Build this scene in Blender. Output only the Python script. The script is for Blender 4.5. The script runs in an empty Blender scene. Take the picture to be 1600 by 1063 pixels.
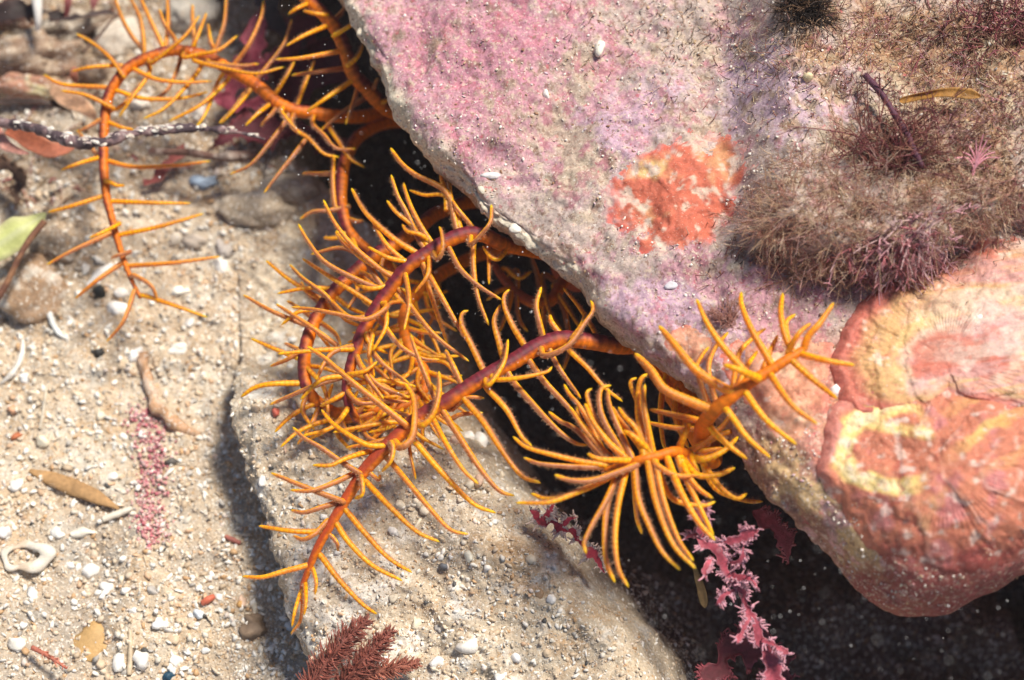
import bpy, math, random
import numpy as np
from mathutils import Vector
from mathutils.bvhtree import BVHTree

# ------------------------------------------------------------------ camera, sky, sun, exposure
# one Blender unit is one centimetre: an underwater close-up about 20 cm wide
S = bpy.context.scene
S.unit_settings.system = 'METRIC'
S.unit_settings.scale_length = 0.01
PW, PH = 1600.0, 1063.0
ELEV = math.radians(65.0)
DIST = 32.0
HALF = 10.0 / 32.0
cam_pos = np.array([0.0, -math.cos(ELEV) * DIST, math.sin(ELEV) * DIST])
FWD = np.array([0.0, math.cos(ELEV), -math.sin(ELEV)])
RIGHT = np.array([1.0, 0.0, 0.0])
UP = np.array([0.0, math.sin(ELEV), math.cos(ELEV)])
cd = bpy.data.cameras.new('camera')
cam = bpy.data.objects.new('camera', cd)
S.collection.objects.link(cam)
cam.location = cam_pos
cam.rotation_euler = (math.pi / 2 - ELEV, 0, 0)
cd.sensor_width = 36.0
cd.lens = 18.0 / HALF
cd.clip_start = 0.5
cd.clip_end = 3000
S.camera = cam

SUN_EL, SUN_AZ = math.radians(62), math.radians(38)       # azimuth counted from +x towards +y
w = bpy.data.worlds.new('World')
S.world = w
w.use_nodes = True
wn = w.node_tree
sky = wn.nodes.new('ShaderNodeTexSky')
sky.sky_type = 'NISHITA'
sky.sun_disc = False
sky.sun_elevation = SUN_EL
sky.sun_rotation = math.pi / 2 - SUN_AZ
bg = wn.nodes['Background']
bg.inputs['Strength'].default_value = 0.07
wn.links.new(sky.outputs[0], bg.inputs['Color'])
sl = bpy.data.lights.new('sun', 'SUN')
sl.energy = 5.0
sl.angle = math.radians(12.0)
sl.color = (1.0, 0.92, 0.80)
so = bpy.data.objects.new('sun', sl)
S.collection.objects.link(so)
sdir = Vector((math.cos(SUN_EL) * math.cos(SUN_AZ), math.cos(SUN_EL) * math.sin(SUN_AZ), math.sin(SUN_EL)))
so.rotation_euler = sdir.to_track_quat('Z', 'Y').to_euler()
so.location = sdir * 60
S.view_settings.view_transform = 'Standard'
S.view_settings.look = 'None'
S.view_settings.exposure = 0.24
S.view_settings.gamma = 1.0
S.view_settings.use_curve_mapping = False

# ------------------------------------------------------------------ helpers
rng = np.random.default_rng(7)
random.seed(7)


def ray(px, py):
    a = (px - PW / 2) / (PW / 2) * HALF
    b = (PH / 2 - py) / (PW / 2) * HALF
    d = FWD + RIGHT * a + UP * b
    return d / np.linalg.norm(d)


def P(px, py, z=0.0):
    d = ray(px, py)
    return cam_pos + d * ((z - cam_pos[2]) / d[2])


def PA(pts):
    pts = np.asarray(pts, float)
    return np.array([P(*p) for p in pts])


def proj(v):
    q = v - cam_pos
    f = q @ FWD
    return PW / 2 + (q @ RIGHT) / f / HALF * PW / 2, PH / 2 - (q @ UP) / f / HALF * PW / 2


def pxs(z=0.0):
    return 80.0 * DIST / (DIST - z * math.sin(ELEV))


cd.dof.use_dof = True
cd.dof.focus_distance = float((P(720, 620, 3.2) - cam_pos) @ FWD)
cd.dof.aperture_fstop = 0.125


def sm(x):
    x = np.clip(x, 0, 1)
    return x * x * (3 - 2 * x)


def hash3(i, j, k, seed):
    h = (i * 374761393 + j * 668265263 + k * 2147483647 + seed * 974711) & 0xffffffff
    h = ((h ^ (h >> 13)) * 1274126177) & 0xffffffff
    h = (h ^ (h >> 16)) & 0xffffffff
    h = (h * 2246822519) & 0xffffffff
    h ^= h >> 15
    return (h & 0xffffff) / float(0xffffff)


def vnoise(p, seed=0):
    f = np.floor(p).astype(np.int64)
    t = p - f
    t = t * t * t * (t * (t * 6 - 15) + 10)
    r = 0
    for a in (0, 1):
        wa = t[:, 0] if a else 1 - t[:, 0]
        for b in (0, 1):
            wb = t[:, 1] if b else 1 - t[:, 1]
            for c in (0, 1):
                wc = t[:, 2] if c else 1 - t[:, 2]
                r = r + wa * wb * wc * hash3(f[:, 0] + a, f[:, 1] + b, f[:, 2] + c, seed)
    return r * 2 - 1


def fbm(p, freq, octv=4, seed=0, gain=0.5):
    p = np.asarray(p, float) * freq
    r, a, s = 0, 1.0, 0
    for o in range(octv):
        r = r + a * vnoise(p + 13.7 * o, seed + o * 17)
        s += a
        a *= gain
        p = p * 2.03
    return r / s * 1.6


def mixc(c, col, m):
    m = np.clip(m, 0, 1)[:, None]
    return c * (1 - m) + np.asarray(col)[None, :] * m


def make(name, v, f, mat, parent=None, col=None, smooth=True, origin=True, uv=None):
    """v (N,3) world coordinates, f list/array of faces; links ONE mesh object"""
    v = np.asarray(v, float)
    me = bpy.data.meshes.new(name)
    if parent is not None:
        loc = np.array(parent_loc(parent))
    elif origin:
        loc = np.array([v[:, 0].mean(), v[:, 1].mean(), v[:, 2].min()])
    else:
        loc = np.zeros(3)
    vv = (v - loc).astype(np.float32)
    if isinstance(f, np.ndarray):
        n = f.shape[1]
        me.vertices.add(len(vv))
        me.vertices.foreach_set('co', vv.ravel())
        me.loops.add(f.size)
        me.loops.foreach_set('vertex_index', f.astype(np.int32).ravel())
        me.polygons.add(len(f))
        me.polygons.foreach_set('loop_start', np.arange(0, f.size, n, dtype=np.int32))
        me.update(calc_edges=True)
        me.validate()
    else:
        me.from_pydata(vv.tolist(), [], f)
    if smooth:
        me.polygons.foreach_set('use_smooth', np.ones(len(me.polygons), dtype=bool))
    if col is not None:
        col = np.asarray(col, float)
        if col.ndim == 1:
            col = np.tile(col, (len(vv), 1))
        ca = me.color_attributes.new('Col', 'FLOAT_COLOR', 'POINT')
        ca.data.foreach_set('color', np.c_[np.clip(col, 0, 1), np.ones(len(col))].astype(np.float32).ravel())
    me.materials.append(mat)
    o = bpy.data.objects.new(name, me)
    S.collection.objects.link(o)
    if parent is not None:
        o.parent = parent
    else:
        o.location = loc
    return o


LOC = {}


def parent_loc(o):
    l = Vector((0, 0, 0))
    while o is not None:
        l += o.location
        o = o.parent
    return tuple(l)


def tag(o, label, cat, group=None, kind=None):
    o['label'] = label
    o['category'] = cat
    if group:
        o['group'] = group
    if kind:
        o['kind'] = kind
    return o


def empty(name, loc, label, cat, group=None):
    o = bpy.data.objects.new(name, None)
    o.empty_display_size = 0.2
    S.collection.objects.link(o)
    o.location = loc
    return tag(o, label, cat, group)


def grid_faces(n, m, wrap=False):
    """faces of an n x m vertex grid (row major); wrap joins the last column to the first"""
    i = np.arange(n - 1)[:, None]
    mm = m if wrap else m - 1
    j = np.arange(mm)[None, :]
    j2 = (j + 1) % m
    a = (i * m + j)
    return np.stack([a, i * m + j2, (i + 1) * m + j2, (i + 1) * m + j], -1).reshape(-1, 4)


def spline(pts, n=None, step=None):
    """Catmull-Rom through pts (rows of any width), resampled evenly by 3D length"""
    p = np.asarray(pts, float)
    if len(p) == 2:
        q = p[0] + np.linspace(0, 1, 24)[:, None] * (p[1] - p[0])
    else:
        e = np.vstack([2 * p[0] - p[1], p, 2 * p[-1] - p[-2]])
        q = []
        t = np.linspace(0, 1, 14, endpoint=False)[:, None]
        for i in range(1, len(e) - 2):
            a, b, c, d = e[i - 1], e[i], e[i + 1], e[i + 2]
            q.append(0.5 * (2 * b + (c - a) * t + (2 * a - 5 * b + 4 * c - d) * t ** 2 + (3 * b - a - 3 * c + d) * t ** 3))
        q = np.vstack(q + [p[-1:]])
    L = np.r_[0, np.cumsum(np.linalg.norm(np.diff(q[:, :3], axis=0), axis=1))]
    if n is None:
        n = max(4, int(L[-1] / step) + 1)
    s = np.linspace(0, L[-1], n)
    return np.stack([np.interp(s, L, q[:, k]) for k in range(q.shape[1])], 1), s


def frames(c):
    t = np.gradient(c, axis=0)
    t /= np.linalg.norm(t, axis=1)[:, None] + 1e-9
    n = np.zeros_like(c)
    ref = np.array([0, 0, 1.0]) if abs(t[0, 2]) < 0.9 else np.array([1.0, 0, 0])
    v = ref - t[0] * (ref @ t[0])
    n[0] = v / np.linalg.norm(v)
    for i in range(1, len(c)):
        v = n[i - 1] - t[i] * (n[i - 1] @ t[i])
        n[i] = v / (np.linalg.norm(v) + 1e-9)
    return t, n, np.cross(t, n)


def tube(c, r, k=8, flat=1.0, caps=True):
    """closed tube round centre line c with radii r; returns verts, faces list, angle, ring index"""
    t, n, b = frames(c)
    r = np.broadcast_to(np.asarray(r, float), (len(c),))
    a = np.linspace(0, 2 * math.pi, k, endpoint=False)
    v = c[:, None, :] + r[:, None, None] * (np.cos(a)[None, :, None] * n[:, None, :] * flat + np.sin(a)[None, :, None] * b[:, None, :])
    v = v.reshape(-1, 3)
    f = [tuple(x) for x in grid_faces(len(c), k, True)]
    ang = np.tile(a, len(c))
    idx = np.repeat(np.arange(len(c)), k)
    if caps:
        v = np.vstack([v, c[0], c[-1]])
        ang = np.r_[ang, 0, 0]
        idx = np.r_[idx, 0, len(c) - 1]
        q, e = len(v) - 2, len(v) - 1
        o = (len(c) - 1) * k
        for j in range(k):
            f.append((q, (j + 1) % k, j))
            f.append((e, o + j, o + (j + 1) % k))
    return v, f, ang, idx


class Bag:
    """joins many small shapes into one mesh"""

    def __init__(self):
        self.v, self.f, self.c, self.n = [], [], [], 0

    def add(self, v, f, col):
        v = np.asarray(v)
        self.v.append(v)
        self.f.extend([tuple(int(i) + self.n for i in q) for q in f])
        col = np.asarray(col, float)
        self.c.append(np.tile(col, (len(v), 1)) if col.ndim == 1 else col)
        self.n += len(v)

    def build(self, name, mat, parent=None, smooth=True):
        return make(name, np.vstack(self.v), self.f, mat, parent, np.vstack(self.c), smooth)


ICO = {}


def ico(sub):
    if sub not in ICO:
        import bmesh
        bm = bmesh.new()
        bmesh.ops.create_icosphere(bm, subdivisions=sub, radius=1)
        ICO[sub] = (np.array([x.co[:] for x in bm.verts]), np.array([[q.index for q in x.verts] for x in bm.faces]))
        bm.free()
    return ICO[sub]


def rotm(a, b, c):
    ca, sa, cb, sb, cc, sc = math.cos(a), math.sin(a), math.cos(b), math.sin(b), math.cos(c), math.sin(c)
    return np.array([[ca, -sa, 0], [sa, ca, 0], [0, 0, 1]]) @ np.array([[cb, 0, sb], [0, 1, 0], [-sb, 0, cb]]) @ np.array([[1, 0, 0], [0, cc, -sc], [0, sc, cc]])


# ------------------------------------------------------------------ materials
def attr_mat(name, rough=0.7, bump=(30, 0.3), sss=0.0, speck=None, spec=0.3, var=0.25, vfreq=25, sssr=(0.1, 0.05, 0.02)):
    """base colour from the mesh's own colour attribute, with procedural grain and fine relief"""
    m = bpy.data.materials.new(name)
    m.use_nodes = True
    nt = m.node_tree
    b = nt.nodes['Principled BSDF']
    at = nt.nodes.new('ShaderNodeAttribute')
    at.attribute_name = 'Col'
    tc = nt.nodes.new('ShaderNodeTexCoord')
    no = nt.nodes.new('ShaderNodeTexNoise')
    no.inputs['Scale'].default_value = vfreq
    no.inputs['Detail'].default_value = 4
    no.inputs['Roughness'].default_value = 0.65
    nt.links.new(tc.outputs['Object'], no.inputs['Vector'])
    mr = nt.nodes.new('ShaderNodeMapRange')
    mr.inputs['From Min'].default_value = 0.3
    mr.inputs['From Max'].default_value = 0.7
    mr.inputs['To Min'].default_value = 1 - var
    mr.inputs['To Max'].default_value = 1 + var
    nt.links.new(no.outputs['Fac'], mr.inputs['Value'])
    mul = nt.nodes.new('ShaderNodeVectorMath')
    mul.operation = 'SCALE'
    nt.links.new(at.outputs['Color'], mul.inputs[0])
    nt.links.new(mr.outputs[0], mul.inputs['Scale'])
    out = mul.outputs[0]
    for (freq, thr, width, colr, amt, seed) in (speck or []):
        vo = nt.nodes.new('ShaderNodeTexNoise')
        vo.noise_dimensions = '4D'
        vo.inputs['W'].default_value = seed
        vo.inputs['Scale'].default_value = freq
        vo.inputs['Detail'].default_value = 3
        vo.inputs['Roughness'].default_value = 0.6
        nt.links.new(tc.outputs['Object'], vo.inputs['Vector'])
        r2 = nt.nodes.new('ShaderNodeMapRange')
        r2.inputs['From Min'].default_value = thr
        r2.inputs['From Max'].default_value = thr + width
        r2.inputs['To Max'].default_value = amt
        nt.links.new(vo.outputs['Fac'], r2.inputs['Value'])
        mx = nt.nodes.new('ShaderNodeMix')
        mx.data_type = 'RGBA'
        nt.links.new(r2.outputs[0], mx.inputs['Factor'])
        nt.links.new(out, mx.inputs['A'])
        mx.inputs['B'].default_value = (*colr, 1)
        out = mx.outputs['Result']
    nt.links.new(out, b.inputs['Base Color'])
    b.inputs['Roughness'].default_value = rough
    b.inputs['Specular IOR Level'].default_value = spec
    if sss:
        b.inputs['Subsurface Weight'].default_value = sss
        b.inputs['Subsurface Radius'].default_value = sssr
        b.inputs['Subsurface Scale'].default_value = 0.6
    if bump:
        bn = nt.nodes.new('ShaderNodeTexNoise')
        bn.inputs['Scale'].default_value = bump[0]
        bn.inputs['Detail'].default_value = 5
        bn.inputs['Roughness'].default_value = 0.7
        nt.links.new(tc.outputs['Object'], bn.inputs['Vector'])
        bu = nt.nodes.new('ShaderNodeBump')
        bu.inputs['Strength'].default_value = bump[1]
        bu.inputs['Distance'].default_value = 0.05
        nt.links.new(bn.outputs['Fac'], bu.inputs['Height'])
        nt.links.new(bu.outputs[0], b.inputs['Normal'])
    return m


M_sand = attr_mat('sand', 0.8, (14, 0.8), var=0.3, vfreq=18,
                  speck=[(15, 0.57, 0.05, (0.80, 0.75, 0.66), 0.85, 1), (12, 0.60, 0.05, (0.48, 0.29, 0.13), 0.7, 5), (14, 0.66, 0.04, (0.16, 0.13, 0.11), 0.5, 9), (8, 0.62, 0.04, (0.78, 0.74, 0.68), 0.6, 14)])
M_rock = attr_mat('rock', 0.75, (14, 0.5), var=0.35, vfreq=16,
                  speck=[(11, 0.56, 0.07, (0.62, 0.50, 0.38), 0.65, 2), (15, 0.61, 0.06, (0.76, 0.70, 0.63), 0.7, 4),
                         (12, 0.57, 0.06, (0.22, 0.12, 0.08), 0.7, 6), (7, 0.63, 0.05, (0.46, 0.07, 0.10), 0.6, 8), (24, 0.63, 0.06, (0.74, 0.68, 0.60), 0.6, 11)])
M_bed = attr_mat('bedrock', 0.85, (9, 0.9), var=0.5, vfreq=6)
M_grain = attr_mat('grains', 0.55, None, var=0.15, vfreq=30, spec=0.4)
M_chip = attr_mat('shell', 0.5, (18, 0.35), var=0.12, vfreq=14, spec=0.4)
M_arm = attr_mat('feather_star_arm', 0.45, (40, 0.25), sss=0.25, var=0.2, vfreq=22)
M_pin = attr_mat('feather_star_pinnule', 0.34, (60, 0.25), sss=0.6, var=0.22, vfreq=22, spec=0.45, sssr=(0.25, 0.09, 0.02))
M_feet = attr_mat('tube_feet', 0.5, None, sss=0.3, var=0.1)
M_weed = attr_mat('seaweed', 0.5, (20, 0.4), sss=0.15, var=0.3, vfreq=12)
M_thread = attr_mat('algal_thread', 0.6, None, var=0.2)
M_crust = attr_mat('living_crust', 0.5, (24, 0.5), var=0.22, vfreq=12, sss=0.1,
                   speck=[(30, 0.63, 0.05, (0.85, 0.72, 0.60), 0.6, 3), (9, 0.58, 0.1, (0.62, 0.16, 0.12), 0.5, 7), (38, 0.69, 0.03, (0.9, 0.86, 0.8), 0.9, 12)])
M_wood = attr_mat('wood', 0.7, (25, 0.5), var=0.25, vfreq=10)
M_snow = attr_mat('drift_specks', 0.6, None, var=0.05)

# ------------------------------------------------------------------ seabed sheet with the hollow under the boulder
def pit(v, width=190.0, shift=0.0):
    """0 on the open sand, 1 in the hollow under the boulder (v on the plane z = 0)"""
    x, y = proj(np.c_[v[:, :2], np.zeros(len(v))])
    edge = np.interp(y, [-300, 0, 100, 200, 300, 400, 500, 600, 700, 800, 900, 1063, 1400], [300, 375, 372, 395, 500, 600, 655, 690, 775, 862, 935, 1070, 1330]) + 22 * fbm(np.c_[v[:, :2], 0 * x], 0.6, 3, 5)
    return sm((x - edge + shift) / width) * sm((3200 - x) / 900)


def axis(lo, hi, step, far):
    a = [np.arange(lo, hi, step)]
    g = [lo]
    s = step
    while g[-1] > -far:
        s *= 1.35
        g.append(g[-1] - s)
    h = [hi]
    s = step
    while h[-1] < far:
        s *= 1.35
        h.append(h[-1] + s)
    return np.r_[g[:0:-1], a[0], h]


gx, gy = axis(-12.3, 12.5, 0.057, 900), axis(-8.6, 9.0, 0.057, 900)
X, Y = np.meshgrid(gx, gy, indexing='ij')
V = np.c_[X.ravel(), Y.ravel(), np.zeros(X.size)]
near = sm((40 - np.hypot(V[:, 0], V[:, 1])) / 20)
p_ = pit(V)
V[:, 2] = near * (0.22 * fbm(V, 0.22, 2, 1) + 0.10 * fbm(V, 0.9, 2, 2) + 0.055 * fbm(V, 3.5, 2, 3) + 0.03 * fbm(V, 9, 2, 4))
V[:, 2] += -6.0 * p_ + p_ * (1.1 * fbm(V, 0.55, 3, 21) + 0.25 * fbm(V, 2.5, 3, 22))
c = np.tile(np.array([0.56, 0.455, 0.335]), (len(V), 1))
c = mixc(c, (0.60, 0.54, 0.45), sm(fbm(V, 1.6, 4, 6) * 1.2))
c = mixc(c, (0.50, 0.35, 0.21), 0.6 * sm(fbm(V, 2.2, 3, 7) * 1.4 - 0.1))
c = mixc(c, (0.34, 0.30, 0.26), 0.6 * sm(fbm(V, 0.5, 3, 8) * 1.4 - 0.1))
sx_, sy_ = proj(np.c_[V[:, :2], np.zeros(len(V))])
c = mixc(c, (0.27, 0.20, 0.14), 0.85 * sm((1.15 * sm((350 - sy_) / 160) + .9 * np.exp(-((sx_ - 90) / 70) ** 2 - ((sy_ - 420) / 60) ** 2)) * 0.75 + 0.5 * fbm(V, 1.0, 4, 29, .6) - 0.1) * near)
c = mixc(c, (0.062, 0.030, 0.028), sm((p_ - 0.22) / 0.35))       # the hollow's shade, painted near-black into the seabed colour
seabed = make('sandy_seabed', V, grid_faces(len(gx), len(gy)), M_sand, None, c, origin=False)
seabed['kind'] = 'structure'
seabed['label'] = 'pale coarse shell sand covering the sea floor'


def bvh_of(V, F):
    return BVHTree.FromPolygons([tuple(x) for x in V.tolist()], F.tolist() if isinstance(F, np.ndarray) else F)


def near_bvh(V, F):
    keep = (np.abs(V[:, 0]) < 16) & (np.abs(V[:, 1]) < 13)
    F = F[keep[F].all(1)]
    return bvh_of(V, F)


BV_sand = near_bvh(V, grid_faces(len(gx), len(gy)))


# ------------------------------------------------------------------ stones built from an edge line and a cross-section
def edge_line(pts, step_in, step_out):
    q, s = spline(np.array([[*P(a, b, z), z, rr] for a, b, z, rr in pts]), step=0.02)
    x, y = proj(q[:, :3])
    inn = (x > -80) & (x < 1680) & (y > -80) & (y < 1143)
    keep, last = [0], 0.0
    for i in range(1, len(q)):
        if s[i] - last >= (step_in if inn[i] else step_out):
            keep.append(i)
            last = s[i]
    return q[keep]


def normals_of(G):
    du = np.gradient(G, axis=0)
    dv = np.gradient(G, axis=1)
    n = np.cross(du, dv)
    return n / (np.linalg.norm(n, axis=2)[..., None] + 1e-9)


# --- the big boulder
E = edge_line([(250, -700, 4.3, .5), (390, -300, 4.3, .5), (468, -100, 4.2, .5), (520, 0, 4.0, .45), (560, 82, 4.0, .4), (604, 150, 4.0, .4), (636, 200, 4.0, .5),
               (700, 287, 4.0, .5), (742, 343, 4.0, .35), (800, 386, 4.0, .35), (868, 432, 4.0, .4), (930, 477, 4.0, .4), (985, 548, 4.0, .45),
               (1040, 596, 4.0, .5), (1100, 652, 4.0, .6), (1150, 718, 4.0, .7), (1205, 800, 3.9, .9), (1290, 872, 3.7, 1.2), (1345, 922, 3.5, 1.6),
               (1400, 952, 3.4, 1.8), (1480, 946, 3.4, 1.8), (1560, 912, 3.5, 1.8), (1650, 880, 3.6, 1.8), (1790, 870, 3.7, 1.6), (2050, 900, 3.8, 1.5),  # unseen right end shaped to run low and shade the hollow
               (2400, 980, 4.0, 1.5), (2900, 1080, 4.0, 1.5)], 0.038, 0.25)
Dn = np.array([0.58, 0.81, 0.0])
Dn /= np.linalg.norm(Dn)
tt = np.r_[np.linspace(0, 1, 40) ** 2 * 1.0, np.arange(1.03, 15.5, 0.039), np.linspace(15.6, 30, 40)]
und = [(4.6, -12), (4.4, -8), (4.2, -5), (4.0, -3), (3.8, -2.0), (3.2, -1.5), (2.4, -1.2), (1.7, -1.0), (1.2, -0.85), (0.9, -0.74), (0.6, -0.6)]
nu = len(und) + 10
rows = []
for k in range(len(E)):
    base, zn, r = E[k, :3], E[k, 3], E[k, 4]
    off, dz = [a for a, _ in und], [b for _, b in und]
    for a in np.linspace(math.pi / 2, 0, 10, endpoint=False):
        off.append(0.45 * (1 - math.cos(a)))
        dz.append(-0.5 * math.sin(a))
    rv = 0.45 + 0.95 * (r - 0.4)
    u = np.clip(tt / r, 0, 1)
    top = rv * np.sqrt(np.clip(1 - (1 - u) ** 2, 0, 1)) + 0.035 * np.clip(tt - r, 0, 14)
    drop = np.clip(tt - 22, 0, 8)
    top = top - drop ** 2 * 0.22
    off = np.r_[off, tt]
    dz = np.r_[dz, top]
    rows.append(base[None, :] + off[:, None] * Dn[None, :] + dz[:, None] * np.array([0, 0, 1.0]))
G = np.array(rows)
# ends of the boulder (far outside the frame) close down into the ground
ks = np.linspace(0, 1, len(E))
sE = np.r_[0, np.cumsum(np.linalg.norm(np.diff(E[:, :3], axis=0), axis=1))]
kk = sm(sE / 4.0) * sm((sE[-1] - sE) / 5.0)
Cc = E[:, :3] + Dn * 12 + np.array([0, 0, -9.0])
G = Cc[:, None, :] + np.maximum(kk, 0.02)[:, None, None] * (G - Cc[:, None, :])
N = normals_of(G)
if N[len(E) // 2, nu + 100, 2] < 0:
    N = -N
Vb = G.reshape(-1, 3)
Nb = N.reshape(-1, 3)
bx, by = proj(Vb)
istop = np.tile(np.arange(G.shape[1]) >= nu, len(E))
led = np.interp(bx, [1100, 1180, 1300, 1400, 1480, 1600, 1900], [415, 415, 440, 440, 405, 365, 300])
lift = 1.05 * sm((led - by + 10 * fbm(Vb, 3, 2, 71)) / 24) * sm((bx - 1120) / 110)
lobe = 0.45 * np.exp(-(((bx - 1490) / 190) ** 2 + ((by - 730) / 170) ** 2))
top_m = istop * 1.0
disp = (0.30 * fbm(Vb, 0.28, 3, 31) + 0.13 * fbm(Vb, 1.1, 3, 32) + 0.055 * fbm(Vb, 3.2, 3, 33) + 0.022 * fbm(Vb, 9, 2, 34))
rid = 1 - np.abs(fbm(Vb * np.array([0.7, 1.6, 1.0]), 1.3, 3, 35))
disp += 0.07 * (rid - 0.6)
calm = 1 - 0.55 * sm((bx - 1240) / 60) * sm((by - led - 20) / 60)
Vb = Vb + Nb * (disp * calm)[:, None] + np.array([0, 0, 1.0]) * (top_m * (lift + lobe))[:, None]
bx, by = proj(Vb)
# colours of the encrusted surface
n1, n2, n3, n4, n5 = (fbm(Vb, f, 4, sd, 0.6) for f, sd in ((0.55, 41), (1.1, 42), (2.4, 43), (5.0, 44), (0.9, 45)))
c = np.tile(np.array([0.44, 0.35, 0.315]), (len(Vb), 1))
def blob(cx, cy, rx, ry):
    return np.exp(-(((bx - cx) / rx) ** 2 + ((by - cy) / ry) ** 2))
mauve = blob(790, 130, 190, 150) + blob(700, 60, 120, 80) + 0.8 * blob(960, 470, 190, 90) + 0.7 * blob(1250, 480, 200, 70) + 0.5 * blob(1000, 200, 220, 120)
c = mixc(c, (0.47, 0.245, 0.30), 0.9 * sm((mauve * 1.1 + n1 * 0.5 + n3 * 0.55 - 0.42) * 2.6 + .5))
c = mixc(c, (0.46, 0.19, 0.255), 0.6 * sm((mauve * 0.8 + n2 * 0.7 + n4 * 0.5 - 0.75) * 3))
lav = blob(1210, 140, 120, 70) + 0.7 * blob(1000, 470, 140, 60) + 0.5 * blob(950, 190, 110, 90) + .6 * blob(1130, 560, 80, 60)
c = mixc(c, (0.50, 0.35, 0.445), 0.75 * sm((lav * 1.3 + n2 * 0.5 + n4 * 0.45 - 0.45) * 2.6 + .4))
c = mixc(c, (0.46, 0.10, 0.13), 0.5 * sm((n2 + n4 * 0.9) * 2.6 - 1.35 + 0.5 * blob(770, 250, 60, 60) + 0.3 * blob(960, 470, 90, 60)))
c = mixc(c, (0.43, 0.345, 0.255), 0.85 * sm(n5 * 2.0 + n4 * 1.4 - 0.35 + 0.5 * blob(830, 180, 120, 50) - 0.5 * mauve))
c = mixc(c, (0.66, 0.58, 0.50), 0.8 * sm(n3 * 1.3 + n4 * .7 + n1 * 0.4 - 0.4 + 0.45 * blob(870, 330, 170, 70)))
tE = np.tile(np.r_[np.zeros(nu), tt], len(E))
c = mixc(c, (0.24, 0.14, 0.11), 0.75 * sm((n3 * .9 + n4 * 1.1 - .62) * 2.6))
c = mixc(c, (0.36, 0.13, 0.15), 0.6 * sm((n5 * .5 - n4 * 1.1 + .3 * n3 - .5) * 2.4))
rimw = np.clip(1 - tE / (0.27 + 0.25 * n2), 0, 1) * sm((1010 - bx) / 120)
c = mixc(c, (0.60, 0.53, 0.42), sm(rimw * 1.8 + 0.3 * n3 * rimw))
c = mixc(c, (0.34, 0.19, 0.09), 0.9 * sm(blob(1420, 60, 280, 90) * 1.3 + 1.1 * blob(1540, 220, 140, 170) + .8 * blob(1330, 300, 150, 100) + n3 * 0.8 - 0.5))
c = mixc(c, (0.66, 0.56, 0.38), 0.9 * sm(n4 * 1.4 - 0.2) * np.clip(blob(1420, 80, 260, 110) + blob(1540, 260, 110, 160), 0, 1))
c = mixc(c, (0.10, 0.05, 0.035), 0.85 * sm(blob(1260, 20, 70, 55) + .8 * blob(1490, 100, 120, 60) + .6 * blob(1520, 250, 60, 60) + n4 * 0.9 + n3 * .4 - 0.65))
lowm = sm((bx - 1170) / 90) * sm((by - led - 60) / 70)
c = mixc(c, (0.54, 0.17, 0.125), lowm * (0.8 + 0.25 * n3))
c = mixc(c, (0.68, 0.42, 0.22), lowm * sm(n2 * 1.5) * 0.7)
c = mixc(c, (0.50, 0.17, 0.16), lowm * sm(n5 * 1.4 + n3 * .5 - 0.15) * 0.8)
strip = sm((680 - np.abs(bx - 1252 - (by - 790) * 0.74) * 8) / 260) * sm((by - 640) / 60) * sm((960 - by) / 60)
c = mixc(c, (0.26, 0.14, 0.10), strip * 0.85)
c = mixc(c, (0.58, 0.34, 0.33), strip * sm((n3 + n4 * .8) * 2.2 - 0.3) * 0.9)
c = mixc(c, (0.62, 0.44, 0.22), strip * sm((n2 - n4 * .8) * 2.2 - 0.7) * 0.8)
c = mixc(c, (0.23, 0.05, 0.05), sm((by - 850 - 25 * n3 + (bx - 1400) * .05) / 60) * sm((bx - 1290) / 60) * 0.85)  # maroon lower corner, deepened with painted underside shade
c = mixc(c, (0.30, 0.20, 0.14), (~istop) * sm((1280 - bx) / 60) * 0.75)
F_b = grid_faces(G.shape[0], G.shape[1])
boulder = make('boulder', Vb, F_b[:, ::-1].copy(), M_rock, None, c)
tag(boulder, 'huge pink and mauve encrusted boulder overhanging a dark hollow', 'boulder')
vis = (bx > -250) & (bx < 1850) & (by > -250) & (by < 1300)
BV_b = bvh_of(Vb, F_b[vis[F_b].all(1)])

# --- the lower stone slab
E2 = edge_line([(395, -60, -.3, .3), (378, 100, -.25, .3), (372, 230, -.12, .25), (370, 380, -.10, .25), (376, 530, -.1, .25), (374, 572, .35, .25), (364, 597, .85, .25), (357, 640, 1.1, .3), (368, 700, 1.1, .35),
                (386, 765, 1.1, .35), (408, 830, 1.1, .35), (440, 910, 1.1, .35), (478, 985, 1.0, .35), (512, 1040, 1.0, .35), (560, 1120, .9, .35), (640, 1230, .7, .35), (740, 1330, .3, .35)], 0.035, 0.12)
D2 = np.array([0.985, -0.17, 0.0])
t2 = np.r_[np.linspace(0, 1, 24) ** 2 * 0.6, np.arange(0.64, 10.5, 0.045), np.linspace(10.6, 16, 20)]
rows = []
for k in range(len(E2)):
    base, zn, r = E2[k, :3], E2[k, 3], E2[k, 4]
    h = max(zn, 0.05)
    off = [2.2, 1.2, 0.6, 0.35, 0.2, 0.12, 0.06, 0.02]
    dz = [-6.0, -3.0, -1.6 * h - .6, -1.1 * h - .3, -0.85 * h - .1, -0.6 * h, -0.3 * h, -0.1 * h]
    u = np.clip(t2 / (r * 1.6), 0, 1)
    top = r * h * 1.1 * np.sqrt(np.clip(1 - (1 - u) ** 2, 0, 1)) + 0.06 * np.clip(t2, 0, 5) * h
    rows.append(base[None, :] + np.r_[off, t2][:, None] * D2 + np.r_[dz, top][:, None] * np.array([0, 0, 1.0]))
G2 = np.array(rows)
nu2 = 8
N2 = normals_of(G2)
if N2[len(E2) // 2, nu2 + 60, 2] < 0:
    N2 = -N2
V2 = G2.reshape(-1, 3)
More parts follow.
